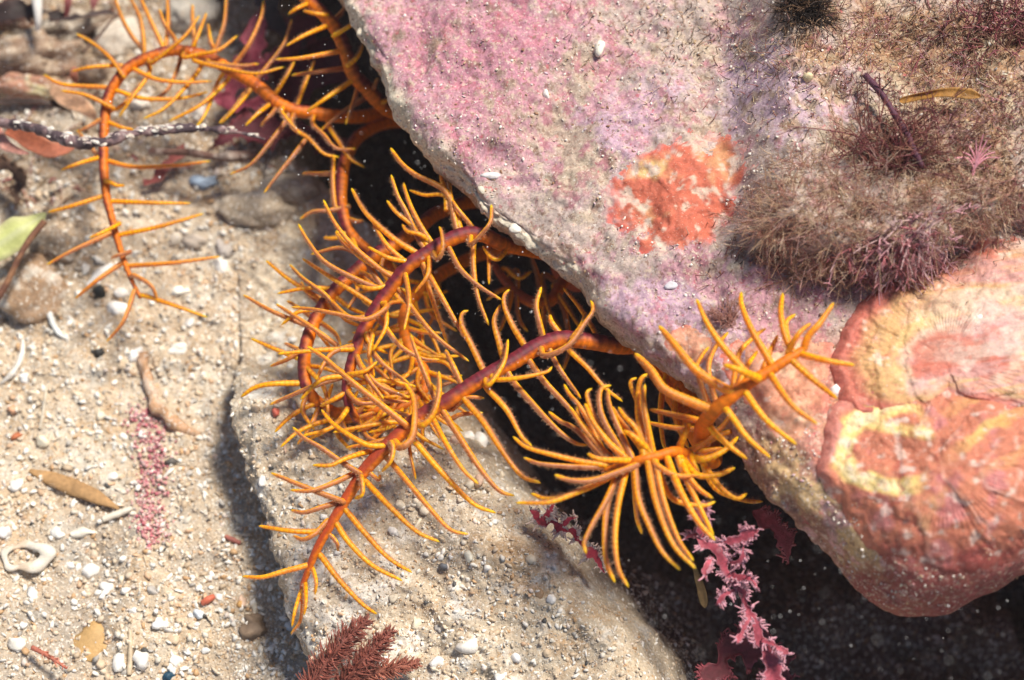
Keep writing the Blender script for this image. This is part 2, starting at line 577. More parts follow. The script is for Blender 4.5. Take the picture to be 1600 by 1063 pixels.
d2 = 0.18 * fbm(V2, 0.5, 3, 51) + 0.09 * fbm(V2, 1.8, 3, 52) + 0.06 * fbm(V2, 5, 3, 53) + 0.02 * fbm(V2, 12, 2, 54)
rw = np.tile(np.r_[np.ones(nu2) * 1.3, np.ones(len(t2))], len(E2))
V2 = V2 + N2.reshape(-1, 3) * (d2 * rw)[:, None]
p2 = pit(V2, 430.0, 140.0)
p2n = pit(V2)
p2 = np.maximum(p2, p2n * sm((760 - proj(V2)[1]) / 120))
V2[:, 2] -= p2 * 6.2 - p2 * 0.8 * fbm(V2, 0.7, 3, 55)
s2 = np.r_[0, np.cumsum(np.linalg.norm(np.diff(E2[:, :3], axis=0), axis=1))]
V2[:, 2] -= np.repeat(2.0 * (1 - sm(s2 / 1.5)) + 3.0 * (1 - sm((s2[-1] - s2) / 2.0)), G2.shape[1])
qx, qy = proj(V2)
c = np.tile(np.array([0.55, 0.46, 0.345]), (len(V2), 1))
m1, m2, m3 = fbm(V2, 0.8, 4, 61, .6), fbm(V2, 2.2, 4, 62, .6), fbm(V2, 5, 3, 63)
c = mixc(c, (0.74, 0.71, 0.65), sm(m2 * 1.6 + 0.85 * np.exp(-((qx - 480 - (qy - 850) * .3) / 90) ** 2) * sm((qy - 720) / 80) - 0.3))
c = mixc(c, (0.45, 0.29, 0.155), 0.8 * sm(m1 + 0.7 * m3 - 0.5 + 0.75 * 1.15 * np.exp(-((qx - 790) / 190) ** 2 - ((qy - 940) / 100) ** 2)))
c = mixc(c, (0.36, 0.29, 0.22), 0.6 * sm(m3 * 1.2 - 0.3))
isw = np.tile(np.arange(G2.shape[1]) < nu2 + 4, len(E2))
c = mixc(c, (0.40, 0.32, 0.24), isw * 0.7)
c = mixc(c, (0.066, 0.034, 0.029), sm((p2 + 0.14 * m2 - 0.12) / 0.34))  # boulder's shade painted into the slab's end by the hollow
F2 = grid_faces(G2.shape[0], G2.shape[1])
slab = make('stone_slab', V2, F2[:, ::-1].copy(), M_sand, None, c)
tag(slab, 'pale sand-dusted stone slab lying under the feather star', 'stone')
BV_s = bvh_of(V2, F2)


def hit(px, py, which=None):
    """first surface the sight line through a pixel meets: position, normal"""
    d = ray(px, py)
    best = None
    for b in (which or (BV_sand, BV_s, BV_b)):
        r = b.ray_cast(Vector(cam_pos), Vector(d))
        if r[0] is not None and (best is None or r[3] < best[2]):
            best = (np.array(r[0]), np.array(r[1]), r[3])
    if best is None:
        return P(px, py, 0), np.array([0, 0, 1.0])
    n = best[1]
    if n @ d > 0:
        n = -n
    return best[0], n


# ------------------------------------------------------------------ loose grains (nobody could count them)
PAL = np.array([(0.82, 0.79, 0.73), (0.74, 0.68, 0.58), (0.66, 0.55, 0.42), (0.60, 0.47, 0.33), (0.54, 0.34, 0.18), (0.46, 0.43, 0.39), (0.62, 0.42, 0.27), (0.72, 0.63, 0.56), (0.08, 0.08, 0.08)])
PRB = np.array([.15, .17, .23, .17, .07, .07, .06, .07, .01])


def grains(name, n, region, bvs, size, parent=None, pal=PAL, prb=PRB, cond=None, sub=1, flat=0.6, zmin=-1.2):
    iv, jf = ico(sub)
    pos, cols, nrm = [], [], []
    cx_, cy_ = rng.uniform(*region[0], n * 3), rng.uniform(*region[1], n * 3)
    ok_ = cond(cx_, cy_) if cond else np.ones(n * 3, bool)
    for px, py in zip(cx_[ok_], cy_[ok_]):
        if len(pos) >= n:
            break
        d = ray(px, py)
        best = None
        for b in (BV_sand, BV_s, BV_b):
            r = b.ray_cast(Vector(cam_pos), Vector(d))
            if r[0] is not None and (best is None or r[3] < best[1]):
                best = (r, r[3], b)
        if best is None or best[2] not in bvs or best[0][0].z < zmin:
            continue
        pos.append(best[0][0][:])
        nrm.append(best[0][1][:])
    pos = np.array(pos)
    n = len(pos)
    sz = size[0] * (size[1] / size[0]) ** (rng.random(n) ** 2.8)
    A = rng.normal(size=(n, 3, 3))
    Q, _ = np.linalg.qr(A)
    sc = np.stack([rng.uniform(0.9, 1.4, n), rng.uniform(0.5, 1, n), rng.uniform(flat * 0.4, flat * 1.3, n)], 1)
    jit = 1 + 0.30 * rng.normal(size=(n, len(iv), 1)).clip(-1.5, 1.5)
    loc = iv[None] * jit * sc[:, None, :] * sz[:, None, None]
    v = np.einsum('nij,nkj->nki', Q, loc) + pos[:, None, :] + np.array([0, 0, 0.25])[None, None] * sz[:, None, None]
    ci = rng.choice(len(pal), n, p=np.array(prb) / np.sum(prb))
    big = (sz > np.quantile(sz, .86)) & (rng.random(n) < .3)
    ci = np.where(big, 0, ci)
    col = pal[ci] * rng.uniform(0.8, 1.15, (n, 1))
    f = (jf[None] + (np.arange(n) * len(iv))[:, None, None]).reshape(-1, 3)
    o = make(name, v.reshape(-1, 3), f, M_grain, parent, np.repeat(col, len(iv), 0), smooth=False)
    o['kind'] = 'stuff'
    return o


g = grains('sand_grains', 24000, ((-100, 470), (-60, 1130)), (BV_sand,), (0.016, 0.085))
g['label'] = 'loose shell sand grains covering the sea floor'
g2 = grains('stone_grains', 15500, ((340, 1100), (180, 1130)), (BV_s, BV_sand), (0.012, 0.06), slab, zmin=-3)
ROCKPAL = np.array([(0.80, 0.75, 0.68), (0.66, 0.55, 0.44), (0.52, 0.36, 0.22), (0.58, 0.30, 0.30), (0.30, 0.16, 0.09), (0.60, 0.45, 0.52), (0.70, 0.66, 0.5)])
g3 = grains('rock_grains', 9500, ((480, 1660), (-50, 950)), (BV_b,), (0.009, 0.037), boulder, ROCKPAL, [.24, .24, .16, .1, .12, .07, .07],
            cond=lambda x, y: fbm(np.c_[x / 90, y / 90, 0 * x], 1.0, 3, 91) + rng.uniform(-.6, .6, len(x)) > -0.05, zmin=2)

# ------------------------------------------------------------------ living crusts growing on the boulder
def crust(name, label, cat, centre, outline, thick, colf, rings=64, segs=200, ridge=0.04, freq=9, rim=0.0, edge=None, plates=None, radial=0):
    cx, cy = centre
    o = np.array(outline, float)
    ang = np.arctan2(o[:, 1] - cy, o[:, 0] - cx)
    rad = np.hypot(o[:, 0] - cx, o[:, 1] - cy)
    od = np.argsort(ang)
    th = np.linspace(-math.pi, math.pi, segs, endpoint=False)
    rr = np.interp(th, np.r_[ang[od] - 2 * math.pi, ang[od], ang[od] + 2 * math.pi], np.tile(rad[od], 3))
    rr = rr * (1 + 0.035 * fbm(np.c_[np.cos(th), np.sin(th), 0 * th], 6, 3, int(cx)))
    rho = np.linspace(0.0, 1, rings) ** 0.8
    V, RH, TH = [], [], []
    for q in rho:
        for j, t in enumerate(th):
            p, n = hit(cx + math.cos(t) * rr[j] * q, cy + math.sin(t) * rr[j] * q, (BV_b,))
            V.append(p)
            RH.append(q)
            TH.append(t)
    V, RH, TH = np.array(V), np.array(RH), np.array(TH)
    G = V.reshape(rings, segs, 3)
    up = -FWD * 0.5 + np.array([0, 0, 0.6])
    up /= np.linalg.norm(up)
    rw = RH + 0.05 * fbm(V, 1.1, 3, 81) + 0.02 * fbm(V, 4, 2, 82)
    ex, ey = proj(V)
    em = edge(ex, ey) if edge else np.zeros(len(V))          # 1 where the crust ends in a free lip, 0 where it thins out
    prof = em * (thick * np.sqrt(np.clip(1 - RH ** 14, 0, 1))) + (1 - em) * (thick * (1 - RH ** 3) - 0.022 * RH ** 4 + 0.022 * fbm(V, 2.6, 4, 88, .65) * RH)
    ridge = ridge * (0.25 + 0.75 * em)
    ringh = ridge * np.abs(np.sin(rw * math.pi * freq)) ** 0.6 * sm(RH * 4)
    rimh = rim * np.exp(-((RH - 0.93) / 0.04) ** 2)
    if plates:
        dd = np.hypot((ex - plates[0]) / 1.25, ey - plates[1]) + 30 * fbm(V, 0.7, 3, 181) + 9 * fbm(V, 2.5, 3, 182)
        saw = (dd / plates[2]) % 1.0
        ringh = ringh + plates[3] * saw * (1 - sm((saw - 0.93) / 0.07)) * sm(RH * 3)
    ringh = ringh + 0.006 * np.sin(TH * radial + 5 * fbm(V, 1.2, 3, 183)) * sm(RH * 3) * sm(fbm(V, 0.9, 3, 184) * 2 + .4)
    rough = 0.03 * fbm(V, 3, 3, 83) + 0.015 * fbm(V, 9, 2, 84)
    h = prof + (ringh + rimh * em + rough) * np.clip(1 - RH ** 30, 0, 1)
    V = V + up * h[:, None]
    skirt = V.reshape(rings, segs, 3)[-1] - up * 0.25
    V = np.vstack([V, skirt])
    col = colf(V, np.r_[rw, rw[-segs:]], np.r_[TH, TH[-segs:]])
    ob = make(name, V, grid_faces(rings + 1, segs, True), M_crust, None, col)
    return tag(ob, label, cat)


def scallop_col(V, r, t):
    n1, n2, n3 = fbm(V, 0.9, 4, 85, .6), fbm(V, 3, 3, 86), fbm(V, 7, 2, 87)
    c = np.tile(np.array([0.52, 0.16, 0.11]), (len(V), 1))
    c = mixc(c, (0.60, 0.36, 0.16), sm(1.2 - np.abs(r - 0.62) * 5 + n1 * 0.5))
    c = mixc(c, (0.74, 0.60, 0.26), 0.6 * sm(1.0 - np.abs(r - 0.45) * 9 + n1 * 0.8))
    c = mixc(c, (0.80, 0.70, 0.52), 0.6 * sm(0.9 - np.abs(r - 0.36) * 12 + n2 * 0.4))
    c = mixc(c, (0.66, 0.40, 0.40), 0.8 * sm(n1 * 1.3 + n2 * .4 - 0.1) * sm((0.8 - r) * 3))
    c = mixc(c, (0.55, 0.17, 0.14), .85 * sm((r - 0.82) * 6 + n2 * 0.7))
    st = np.sin(t * 110 + n1 * 3)
    c = c * (1 + 0.04 * st * sm((r - .3) * 4) * sm(n1 * 2 + .5))[:, None]
    x, y = proj(V)
    st2 = fbm(np.c_[x * 0.006, (y + 0.12 * x) * 0.045, 0 * x], 1.0, 4, 186, .6)
    c = mixc(c, (0.62, 0.33, 0.30), sm((x - 1420) / 120) * sm(st2 * 1.6 + .25))
    c = mixc(c, (0.64, 0.50, 0.42), 0.7 * sm((x - 1400) / 120) * sm(st2 * -1.8 + n2 * .5 - .1))
    c = mixc(c, (0.58, 0.20, 0.13), 0.7 * sm(n2 + n3 * 0.8 - 0.45))
    return mixc(c, (0.78, 0.70, 0.60), 0.6 * sm(n3 * 1.2 + n1 * .4 - 0.6))


def lobe_col(V, r, t):
    n1, n2, n3 = fbm(V, 0.8, 4, 95, .6), fbm(V, 2.6, 3, 96), fbm(V, 7, 2, 97)
    x, y = proj(V)
    c = np.tile(np.array([0.54, 0.19, 0.115]), (len(V), 1))
    c = mixc(c, (0.62, 0.35, 0.18), 0.75 * sm((n1 * 1.3 - 0.1) * 2))
    c = mixc(c, (0.52, 0.19, 0.19), 0.85 * sm(n2 * 1.8 + 0.3 * sm((y - 760) / 120) - 0.2))
    band = np.abs(np.hypot((x - 1400) / 1.35, y - 700) - 62 + 10 * n2)
    yl = sm(1.3 - band / 16) * sm((1465 - x) / 60) + 0.8 * sm(1.2 - np.abs(y - 660 - (x - 1350) * 0.18) / 14) * sm((x - 1330) / 30) * sm((1470 - x) / 30)
    c = mixc(c, (0.80, 0.60, 0.20), 0.9 * sm(1.25 * yl + .5 * n2 * yl))
    c = mixc(c, (0.80, 0.72, 0.50), 0.7 * sm(yl * 1.3 + n3 * 0.4 - 0.7))
    rays = sm(np.sin((x * 0.55 + y * 0.8) * 0.11 + n2) * 1.5 - 0.3) * np.exp(-(((x - 1545) / 55) ** 2 + ((y - 670) / 55) ** 2))
    c = mixc(c, (0.72, 0.48, 0.14), .75 * rays)
    dd = np.hypot((x - 1610) / 1.25, y - 750) + 30 * fbm(V, 0.7, 3, 181) + 9 * fbm(V, 2.5, 3, 182)
    saw = (dd / 58) % 1.0
    c = mixc(c, (0.70, 0.46, 0.38), 0.4 * sm((saw - .80) / .1) * sm((.97 - saw) / .03) * sm(n2 + .6))
    c = mixc(c, (0.40, 0.07, 0.07), 0.6 * sm((.12 - saw) / .1) * sm(n1 + .6))
    c = mixc(c, (0.57, 0.22, 0.18), sm((r - 0.86) * 9 + .5 * n2) * sm((1420 - x) / 90) * sm((820 - y) / 70))
    c = mixc(c, (0.25, 0.05, 0.05), 0.9 * sm((y - 835 - 35 * n2) / 60))  # crimson lower part of the crust, with its shade painted in
    return mixc(c, (0.78, 0.66, 0.58), 0.6 * sm(n3 * 1.4 - 0.5))


crust('scalloped_crust', 'peach and yellow fan-shaped crust with salmon rim below the brown tuft', 'encrusting growth', (1480, 570),
      [(1302, 590), (1308, 540), (1330, 495), (1375, 450), (1430, 418), (1500, 392), (1600, 360), (1720, 380), (1760, 560), (1700, 660), (1600, 636), (1540, 628), (1480, 612), (1420, 640), (1350, 650), (1310, 630)],
      0.10, scallop_col, ridge=0.03, freq=7, rim=0.04, rings=74, segs=420, radial=95, plates=(1560, 560, 62, .04), edge=lambda x, y: sm((1480 - x + (480 - y) * .4) / 110))
crust('lobed_crust', 'lumpy orange-pink crust with bright yellow arc on the boulder\'s lower corner', 'encrusting growth', (1470, 730),
      [(1276, 740), (1280, 690), (1296, 645), (1330, 612), (1390, 604), (1450, 596), (1510, 612), (1590, 632), (1700, 660), (1760, 760), (1700, 860), (1600, 872), (1500, 900), (1420, 905), (1370, 870), (1335, 830), (1296, 790)],
      0.075, lobe_col, ridge=0.03, freq=5, rim=0.03, rings=74, segs=420, radial=80, plates=(1610, 750, 58, .026), edge=lambda x, y: sm((1420 - x) / 90) * sm((800 - y) / 70))


def orange_col(V, r, t):
    n1, n2, n3 = fbm(V, 1.4, 4, 75, .6), fbm(V, 4, 3, 76), fbm(V, 9, 2, 77)
    x, y = proj(V)
    c = np.tile(np.array([0.53, 0.135, 0.08]), (len(V), 1))
    c = mixc(c, (0.60, 0.31, 0.15), 0.8 * sm(n1 * 1.6 + n2 * .6))
    c = mixc(c, (0.68, 0.48, 0.21), 0.85 * sm(1.5 * np.exp(-((x - 1010) / 42) ** 2 - ((y - 262) / 24) ** 2) + .8 * np.exp(-((x - 1025) / 45) ** 2 - ((y - 335) / 20) ** 2) + n2 * .5 - .35))
    c = mixc(c, (0.66, 0.12, 0.10), 0.8 * sm((r - 0.75) * 5 + n2 * 0.4))
    c = mixc(c, (0.47, 0.31, 0.30), sm((r - 0.66) * 2.6 + n2 * 0.9 + n3 * .5))
    return mixc(c, (0.66, 0.52, 0.42), 0.85 * sm(n2 * 1.8 + n3 * 1.2 - 0.35))


crust('orange_sponge', 'red-orange sponge patch in the middle of the mauve boulder', 'sponge', (1050, 305),
      [(940, 300), (960, 265), (1000, 240), (1050, 215), (1110, 200), (1160, 215), (1185, 250), (1160, 300), (1150, 345), (1120, 385), (1060, 400), (1000, 405), (985, 375), (945, 350)],
      0.045, orange_col, ridge=0.02, freq=5, rings=40, segs=140)


def peach_col(V, r, t):
    n1, n2, n3 = fbm(V, 1.6, 4, 65, .6), fbm(V, 4, 3, 66), fbm(V, 9, 2, 67)
    c = np.tile(np.array([0.68, 0.34, 0.22]), (len(V), 1))
    c = mixc(c, (0.76, 0.56, 0.36), 0.9 * sm(n1 * 1.3))
    c = mixc(c, (0.60, 0.14, 0.12), 0.7 * sm((r - 0.7) * 4 + n2 * 0.5))
    return mixc(c, (0.74, 0.64, 0.56), 0.7 * sm(n3 + n2 * .5 - 0.4))


crust('peach_crust', 'thin peach crust behind the orange arm tip on the boulder', 'encrusting growth', (1225, 610),
      [(1120, 560), (1150, 525), (1200, 520), (1250, 520), (1300, 530), (1300, 590), (1280, 650), (1270, 700), (1230, 700), (1190, 660), (1150, 610)],
      0.05, peach_col, ridge=0.025, freq=5, rings=36, segs=120)
crust('coral_crust', 'small coral-red crust above the arm on the boulder\'s edge', 'encrusting growth', (1075, 540),
      [(1035, 535), (1050, 515), (1090, 512), (1112, 530), (1108, 560), (1075, 572), (1045, 560)],
      0.05, peach_col, ridge=0.02, freq=3, rings=20, segs=70)

# ------------------------------------------------------------------ the feather star
DISC = (905, 415, 1.2)
NP = [0]
star = empty('feather_star', tuple(P(*DISC)), 'orange feather star reaching out from under the boulder', 'feather star')
dv, df = ico(3)
make('disc', dv * np.array([0.55, 0.55, 0.35]) + P(*DISC), df, M_arm, star, (0.45, 0.10, 0.05))

ORANGE = np.array([0.92, 0.305, 0.001])
YELLOW = np.array([1.0, 0.50, 0.003])
MAUVE = np.array([0.34, 0.135, 0.062])
PURPLE = np.array([0.155, 0.017, 0.032])
FLAME = np.array([0.78, 0.20, 0.006])

ARMS = []


def arm(path, rad, pins, flame=(0.70, -0.68, -0.40), fbias=0.0, purple=1.0, prad=5.2, redtip=0.0, feet=True, extra=0, lift=0.0, mauve=0.5):
    """path: pixel x, pixel y, height of the arm's axis from the disc outwards; rad: radii in pixels along it"""
    path = [(p[0], p[1], p[2]) for p in path]
    W = PA(path)
    cl, s = spline(W, step=0.045)
    L = s[-1]
    r = np.interp(s / L, np.linspace(0, 1, len(rad)), rad) / 88.0
    seg = 0.135
    ph = ((s + 0.05 * vnoise(np.c_[s * 3, 0 * s, 0 * s], 77)) / seg) % 1.0
    r2 = r * (1 + 0.025 * np.sin(ph * 2 * math.pi)) * np.minimum(1, np.sqrt(np.clip((L - s) / 0.08, 0.05, 1)))
    v, f, ang, idx = tube(cl, r2, 12)
    nv = v - cl[idx]
    nv /= np.linalg.norm(nv, axis=1)[:, None] + 1e-9
    fl = np.array(flame) / np.linalg.norm(flame)
    m = sm((nv @ fl + fbias + 0.3 * fbm(v, 5, 2, 3)) * 1.5 + 0.28)
    col = np.tile(PURPLE, (len(v), 1)) * (0.80 + 0.40 * np.clip(np.sin(ph[idx] * 2 * math.pi + 0.8 * np.sin(ang)), -.4, 1))[:, None]
    col = mixc(col, (0.30, 0.035, 0.04), 0.5 * sm(fbm(v, 7, 2, 9)))
    if purple < 1:
        col = mixc(col, FLAME, np.full(len(v), 1 - purple))
    if redtip:
        col = mixc(col, (0.50, 0.08, 0.02), redtip * sm((s[idx] / L - 0.55) / 0.3))
    fc = np.tile(FLAME, (len(v), 1)) * (0.88 + 0.16 * np.sin(ph[idx] * 2 * math.pi))[:, None]
    col = col * (1 - m[:, None]) + fc * m[:, None]
    ao = make('arm', v, f, M_arm, star, col)
    apx = np.array(path)
    dense, _ = spline(np.array([[p[0], p[1], 0, p[2]] for p in path]), step=3.0)
    fb = Bag()
    pins = list(pins)
    for i in range(extra):                       # more side branches of the same curl, fanned out on both sides
        k = int((0.42 + 0.56 * (i + random.random()) / extra) * (len(dense) - 1))
        tx, ty = dense[min(k + 3, len(dense) - 1), :2] - dense[max(k - 3, 0), :2]
        a = math.atan2(ty, tx) + (1 if i % 2 else -1) * random.uniform(.7, 1.25)
        L_ = random.uniform(50, 95)
        bx_, by_ = dense[k, :2]
        c_ = random.uniform(-.5, .5)
        pins.append(('x', bx_, by_, bx_ + math.cos(a) * L_ * .5, by_ + math.sin(a) * L_ * .5, bx_ + math.cos(a + c_) * L_, by_ + math.sin(a + c_) * L_))
    xb = Bag()
    for pn in pins:
        opt = {}
        joined = pn[0] == 'x'
        if joined:
            pn = pn[1:]
        if isinstance(pn[-1], dict):
            opt = pn[-1]
            pn = pn[:-1]
        q = np.array(pn, float).reshape(-1, 2)
        d0 = np.hypot(dense[:, 0] - q[0, 0], dense[:, 1] - q[0, 1])
        d1 = np.hypot(dense[:, 0] - q[-1, 0], dense[:, 1] - q[-1, 1])
        if d1.min() < d0.min():
            q = q[::-1]
            d0 = d1
        k = int(d0.argmin())
        zb = dense[k, 3] + opt.get('b', 0.0)
        n = len(q)
        dz = opt.get('z', random.uniform(-0.25, 0.30))
        lens = np.r_[0, np.cumsum(np.hypot(*np.diff(q, axis=0).T))]
        u = lens / lens[-1]
        pts = [(q[i, 0], q[i, 1], zb + dz * u[i] + 0.12 * math.sin(math.pi * u[i])) for i in range(n)]
        if d0.min() < 42 and opt.get('join', 1):
            pts.insert(0, (dense[k, 0], dense[k, 1], dense[k, 3]))
        c3, s3 = spline(PA(pts), step=0.030)
        L3 = s3[-1]
        rp = 0.77 * opt.get('r', prad) / pxs(zb)
        prof = rp * np.interp(s3 / L3, [0, 0.12, 0.5, 0.9, 1], [1.10, 1.14, 0.98, 0.68, 0.42])
        prof = prof * np.sqrt(np.clip((L3 - s3) / 0.05, 0.04, 1))
        bead = np.abs(np.sin(s3 / 0.092 * math.pi))
        prof = prof * (0.97 + 0.055 * bead)
        v, f, ang, idx = tube(c3, prof, 8)
        nv = v - c3[idx]
        nv /= np.linalg.norm(nv, axis=1)[:, None] + 1e-9
        # one long side carries the brownish food groove, the other the beaded ossicles
        t3 = np.gradient(c3, axis=0)
        gd = np.cross(t3[idx], np.array([0, 0.4, 0.9]))
        gd /= np.linalg.norm(gd, axis=1)[:, None] + 1e-9
        side = opt.get('s', random.choice((-1, 1)))
        gm = sm((nv @ np.array([0, -.3, .6])) * 0.5 + side * np.einsum('ij,ij->i', nv, gd) * 0.8 + 0.25)
        mv = opt.get('m', mauve) * random.uniform(0.6, 1.4)
        uu = s3[idx] / L3
        col = np.tile(ORANGE * random.uniform(0.72, 1.12), (len(v), 1))
        col = mixc(col, YELLOW, (0.15 + 0.5 * sm(bead[idx] * 1.8 - 0.8)) * (1 - gm))
        col = col * (0.84 + 0.20 * bead[idx] ** .6)[:, None] * (1 + .22 * fbm(v, 3, 2, 6))[:, None]
        col = mixc(col, MAUVE, np.clip(gm * mv * 1.5, 0, 0.9) * sm((0.97 - uu) / 0.12))
        col = mixc(col, YELLOW, 0.8 * sm((uu - 0.9) / 0.08))
        if joined:
            xb.add(v, f, col)
            continue
        make('pinnule', v, f, M_pin, ao, col)
        if feet and not opt.get('nofeet'):
            m_ = int(L3 / 0.013)
            for i in range(m_):
                ii = min(len(c3) - 2, int((0.12 + 0.85 * i / max(m_, 1)) * len(c3)))
                t = t3[ii] / (np.linalg.norm(t3[ii]) + 1e-9)
                g0 = np.cross(t, np.array([0, 0.4, 0.9]))
                g0 /= np.linalg.norm(g0) + 1e-9
                dirn = side * g0 + 0.5 * np.array([0, -.3, .8]) + 0.5 * rng.normal(size=3)
                dirn /= np.linalg.norm(dirn)
                hgt = rng.uniform(0.025, 0.075)
                b0 = c3[ii] + dirn * prof[ii] * 0.8
                a1 = t * 0.0052
                a2 = np.cross(t, dirn) * 0.0052
                fb.add(np.array([b0 + a1, b0 - a1 * .5 + a2, b0 - a1 * .5 - a2, b0 + dirn * hgt]), [(0, 1, 3), (1, 2, 3), (2, 0, 3)], np.array([0.48, 0.25, 0.14]))
    if xb.n:
        xo = xb.build('inner_pinnules', M_pin, ao)
        xo['kind'] = 'stuff'
    if fb.n:
        ft = fb.build('tube_feet', M_feet, ao, smooth=False)
        ft['kind'] = 'stuff'
    return ao


# arm hooked over at the upper left
arm([(905, 415, 1.2), (840, 330, .7), (720, 220, .7), (620, 175, 1.2), (570, 182, 1.7), (520, 181, 2.1), (494, 177, 2.2), (462, 173, 2.3), (435, 162, 2.35), (409, 140, 2.4), (383, 122, 2.4), (358, 109, 2.4), (339, 97, 2.4),
     (305, 83, 2.4), (271, 79, 2.4), (237, 88, 2.4), (203, 104, 2.35), (183, 126, 2.3), (169, 152, 2.2), (164, 183, 2.1), (162, 217, 2.0), (162, 257, 1.9), (166, 305, 1.8),
     (174, 339, 1.7), (186, 384, 1.5), (196, 414, 1.4), (207, 441, 1.3), (220, 467, 1.2)],
    [13, 13, 13, 13, 13, 12, 11, 11, 10, 9.5, 9, 8, 6, 3],
    [(176, -14, 190, 27, 207, 58, 222, 76), (200, -10, 218, 27, 224, 61, 225, 91), (216, -12, 234, 30, 252, 68), (261, -12, 263, 34, 259, 75), (249, 14, 257, 37, 274, 64),
     (312, 24, 291, 54, 264, 78, 237, 98, {'b': .2}), (301, 7, 301, 30, 304, 74), (323, 20, 308, 58, 298, 81), (325, 37, 329, 64, 334, 78), (354, -8, 351, 34, 342, 64, 336, 84),
     (412, 0, 408, 27, 390, 68, 366, 102), (371, 56, 342, 78, 312, 85, 288, 90, {'b': .15}), (456, 30, 444, 68, 417, 105, 396, 129), (444, 105, 400, 115, 356, 108, 305, 95, {'b': .2, 'm': .7}),
     (405, 100, 373, 103, 325, 98, {'b': .15, 'm': .7}), (119, 53, 146, 68, 173, 91, 193, 119, {'b': .15, 'm': .8}), (112, 112, 142, 105, 190, 103, {'m': .7}), (68, 117, 98, 132, 168, 137, {'m': 0}),
     (95, 142, 135, 149, 176, 169, {'b': .12, 'm': .8}), (120, 207, 139, 198, 161, 185), (332, 127, 288, 129, 244, 124, 207, 107, {'m': .1}), (325, 144, 281, 154, 224, 154, 183, 142, {'m': .1}),
     (210, 203, 190, 199, 169, 191), (95, 266, 122, 256, 154, 247, {'m': .1}), (329, 252, 271, 259, 210, 261, 169, 252, {'m': .1}), (195, 290, 183, 290, 170, 284, {'b': .15}), (75, 332, 112, 322, 159, 307, {'m': .2}),
     (298, 318, 237, 317, 176, 315, {'m': .1}), (318, 334, 278, 346, 237, 357, 188, 367, {'m': .2}), (73, 414, 115, 391, 173, 365), (139, 372, 160, 363, 186, 350, {'b': .12, 'm': .9}),
     (344, 401, 271, 411, 200, 416, {'m': .15}), (117, 467, 152, 438, 191, 411), (166, 535, 193, 502, 210, 455), (324, 496, 271, 477, 224, 462), (247, 475, 237, 448, 210, 431, {'b': .1}), (173, 404, 185, 399, 203, 394, {'b': .1, 'm': .9}),
     (345, 194, 368, 169, 388, 145, {'m': .9}), (383, 197, 401, 179, 420, 164, {'m': .9}), (407, 197, 420, 183, 432, 169, {'m': .9}), (359, 273, 392, 257, 423, 221, 446, 190, {'m': .9}),
     (412, 302, 433, 275, 456, 246, 477, 219, {'m': .9}), (530, 246, 506, 240, 483, 217, 456, 197, {'m': .8, 'b': .15}), (557, 233, 526, 232, 506, 211, 489, 194, {'m': .8, 'b': .15}), (570, 262, 547, 248, 532, 226, 514, 197, {'m': .7}),
     (492, 94, 480, 122, 464, 164, {'m': .9}), (460, 96, 447, 120, 430, 147, {'m': .9}), (186, 183, 207, 152, 234, 112, {'m': .7}), (224, 186, 257, 169, 291, 135, 312, 108, {'m': .7, 'b': -.2}), (264, 190, 315, 163, 352, 129, {'m': .7, 'b': -.2}),
     (342, 193, 366, 169, 386, 142, {'m': .8, 'b': -.2}), (178, 172, 196, 160, 222, 128, {'b': -.3, 'm': .7}), (233, 160, 262, 140, 280, 100, {'b': -.3, 'm': .8}), (306, 200, 322, 176, 340, 130, {'b': -.4, 'm': .8}),
     (470, 210, 455, 195, 440, 175, {'m': .7, 'b': .2}), (120, 203, 150, 240, 162, 250, {'b': -.3})], prad=4.6, flame=(0.8, -0.5, -0.1), fbias=0.25)

# arm entering at the top beside the boulder
arm([(905, 415, 1.2), (860, 330, .9), (770, 240, 1.0), (670, 190, 1.5), (615, 175, 2.0), (593, 160, 2.3), (571, 136, 2.6), (552, 115, 2.9), (543, 88, 3.1), (533, 62, 3.2), (522, 41, 3.3), (503, 20, 3.4), (480, -2, 3.4), (452, -26, 3.4), (410, -60, 3.3)],
    [14, 14, 14, 13, 13, 13, 12, 11, 9],
    [(450, 23, 465, 13, 486, 4, {'m': 0}), (447, 72, 477, 55, 514, 39, {'m': .1}), (430, 93, 462, 92, 495, 87, 537, 79, {'m': .3}), (567, 26, 546, 41, 522, 56, {'b': .25}), (567, 70, 559, 88, 544, 102, {'b': .1}),
     (479, 175, 509, 154, 550, 126, {'m': .3}), (473, 17, 490, 21, 510, 24, {'b': .1}), (590, 122, 586, 133, 580, 143), (612, 156, 603, 158, 592, 162), (540, 10, 530, 24, 516, 34, {'b': -.2}), (455, 118, 500, 112, 548, 106, {'b': -.3, 'm': .8}), (540, 195, 552, 160, 562, 130, {'b': -.3, 'm': .9}), (500, 205, 530, 180, 575, 150, {'b': -.3, 'm': .9})],
    flame=(-0.75, -0.5, 0.1), fbias=0.2)

# short dark-backed arm left of the opening
arm([(905, 415, 1.2), (850, 310, .7), (740, 220, .7), (630, 190, 1.1), (565, 210, 1.6), (539, 252, 1.9), (534, 283, 2.0), (533, 314, 2.0), (539, 346, 2.0), (551, 370, 1.9), (580, 396, 1.7), (630, 430, 1.3)],
    [12, 12, 12, 12, 11, 11, 10, 9],
    [(472, 271, 505, 272, 539, 269, {'m': .9}), (468, 343, 489, 331, 516, 329, 545, 323, {'m': .9}), (524, 325, 520, 283, 522, 242, {'m': .9, 'b': .1}), (568, 345, 557, 346, 545, 343), (570, 405, 560, 395, 548, 368, {'m': .3}), (505, 372, 525, 372, 545, 360, {'m': .3})], flame=(0.9, -0.1, 0.0), fbias=0.1)

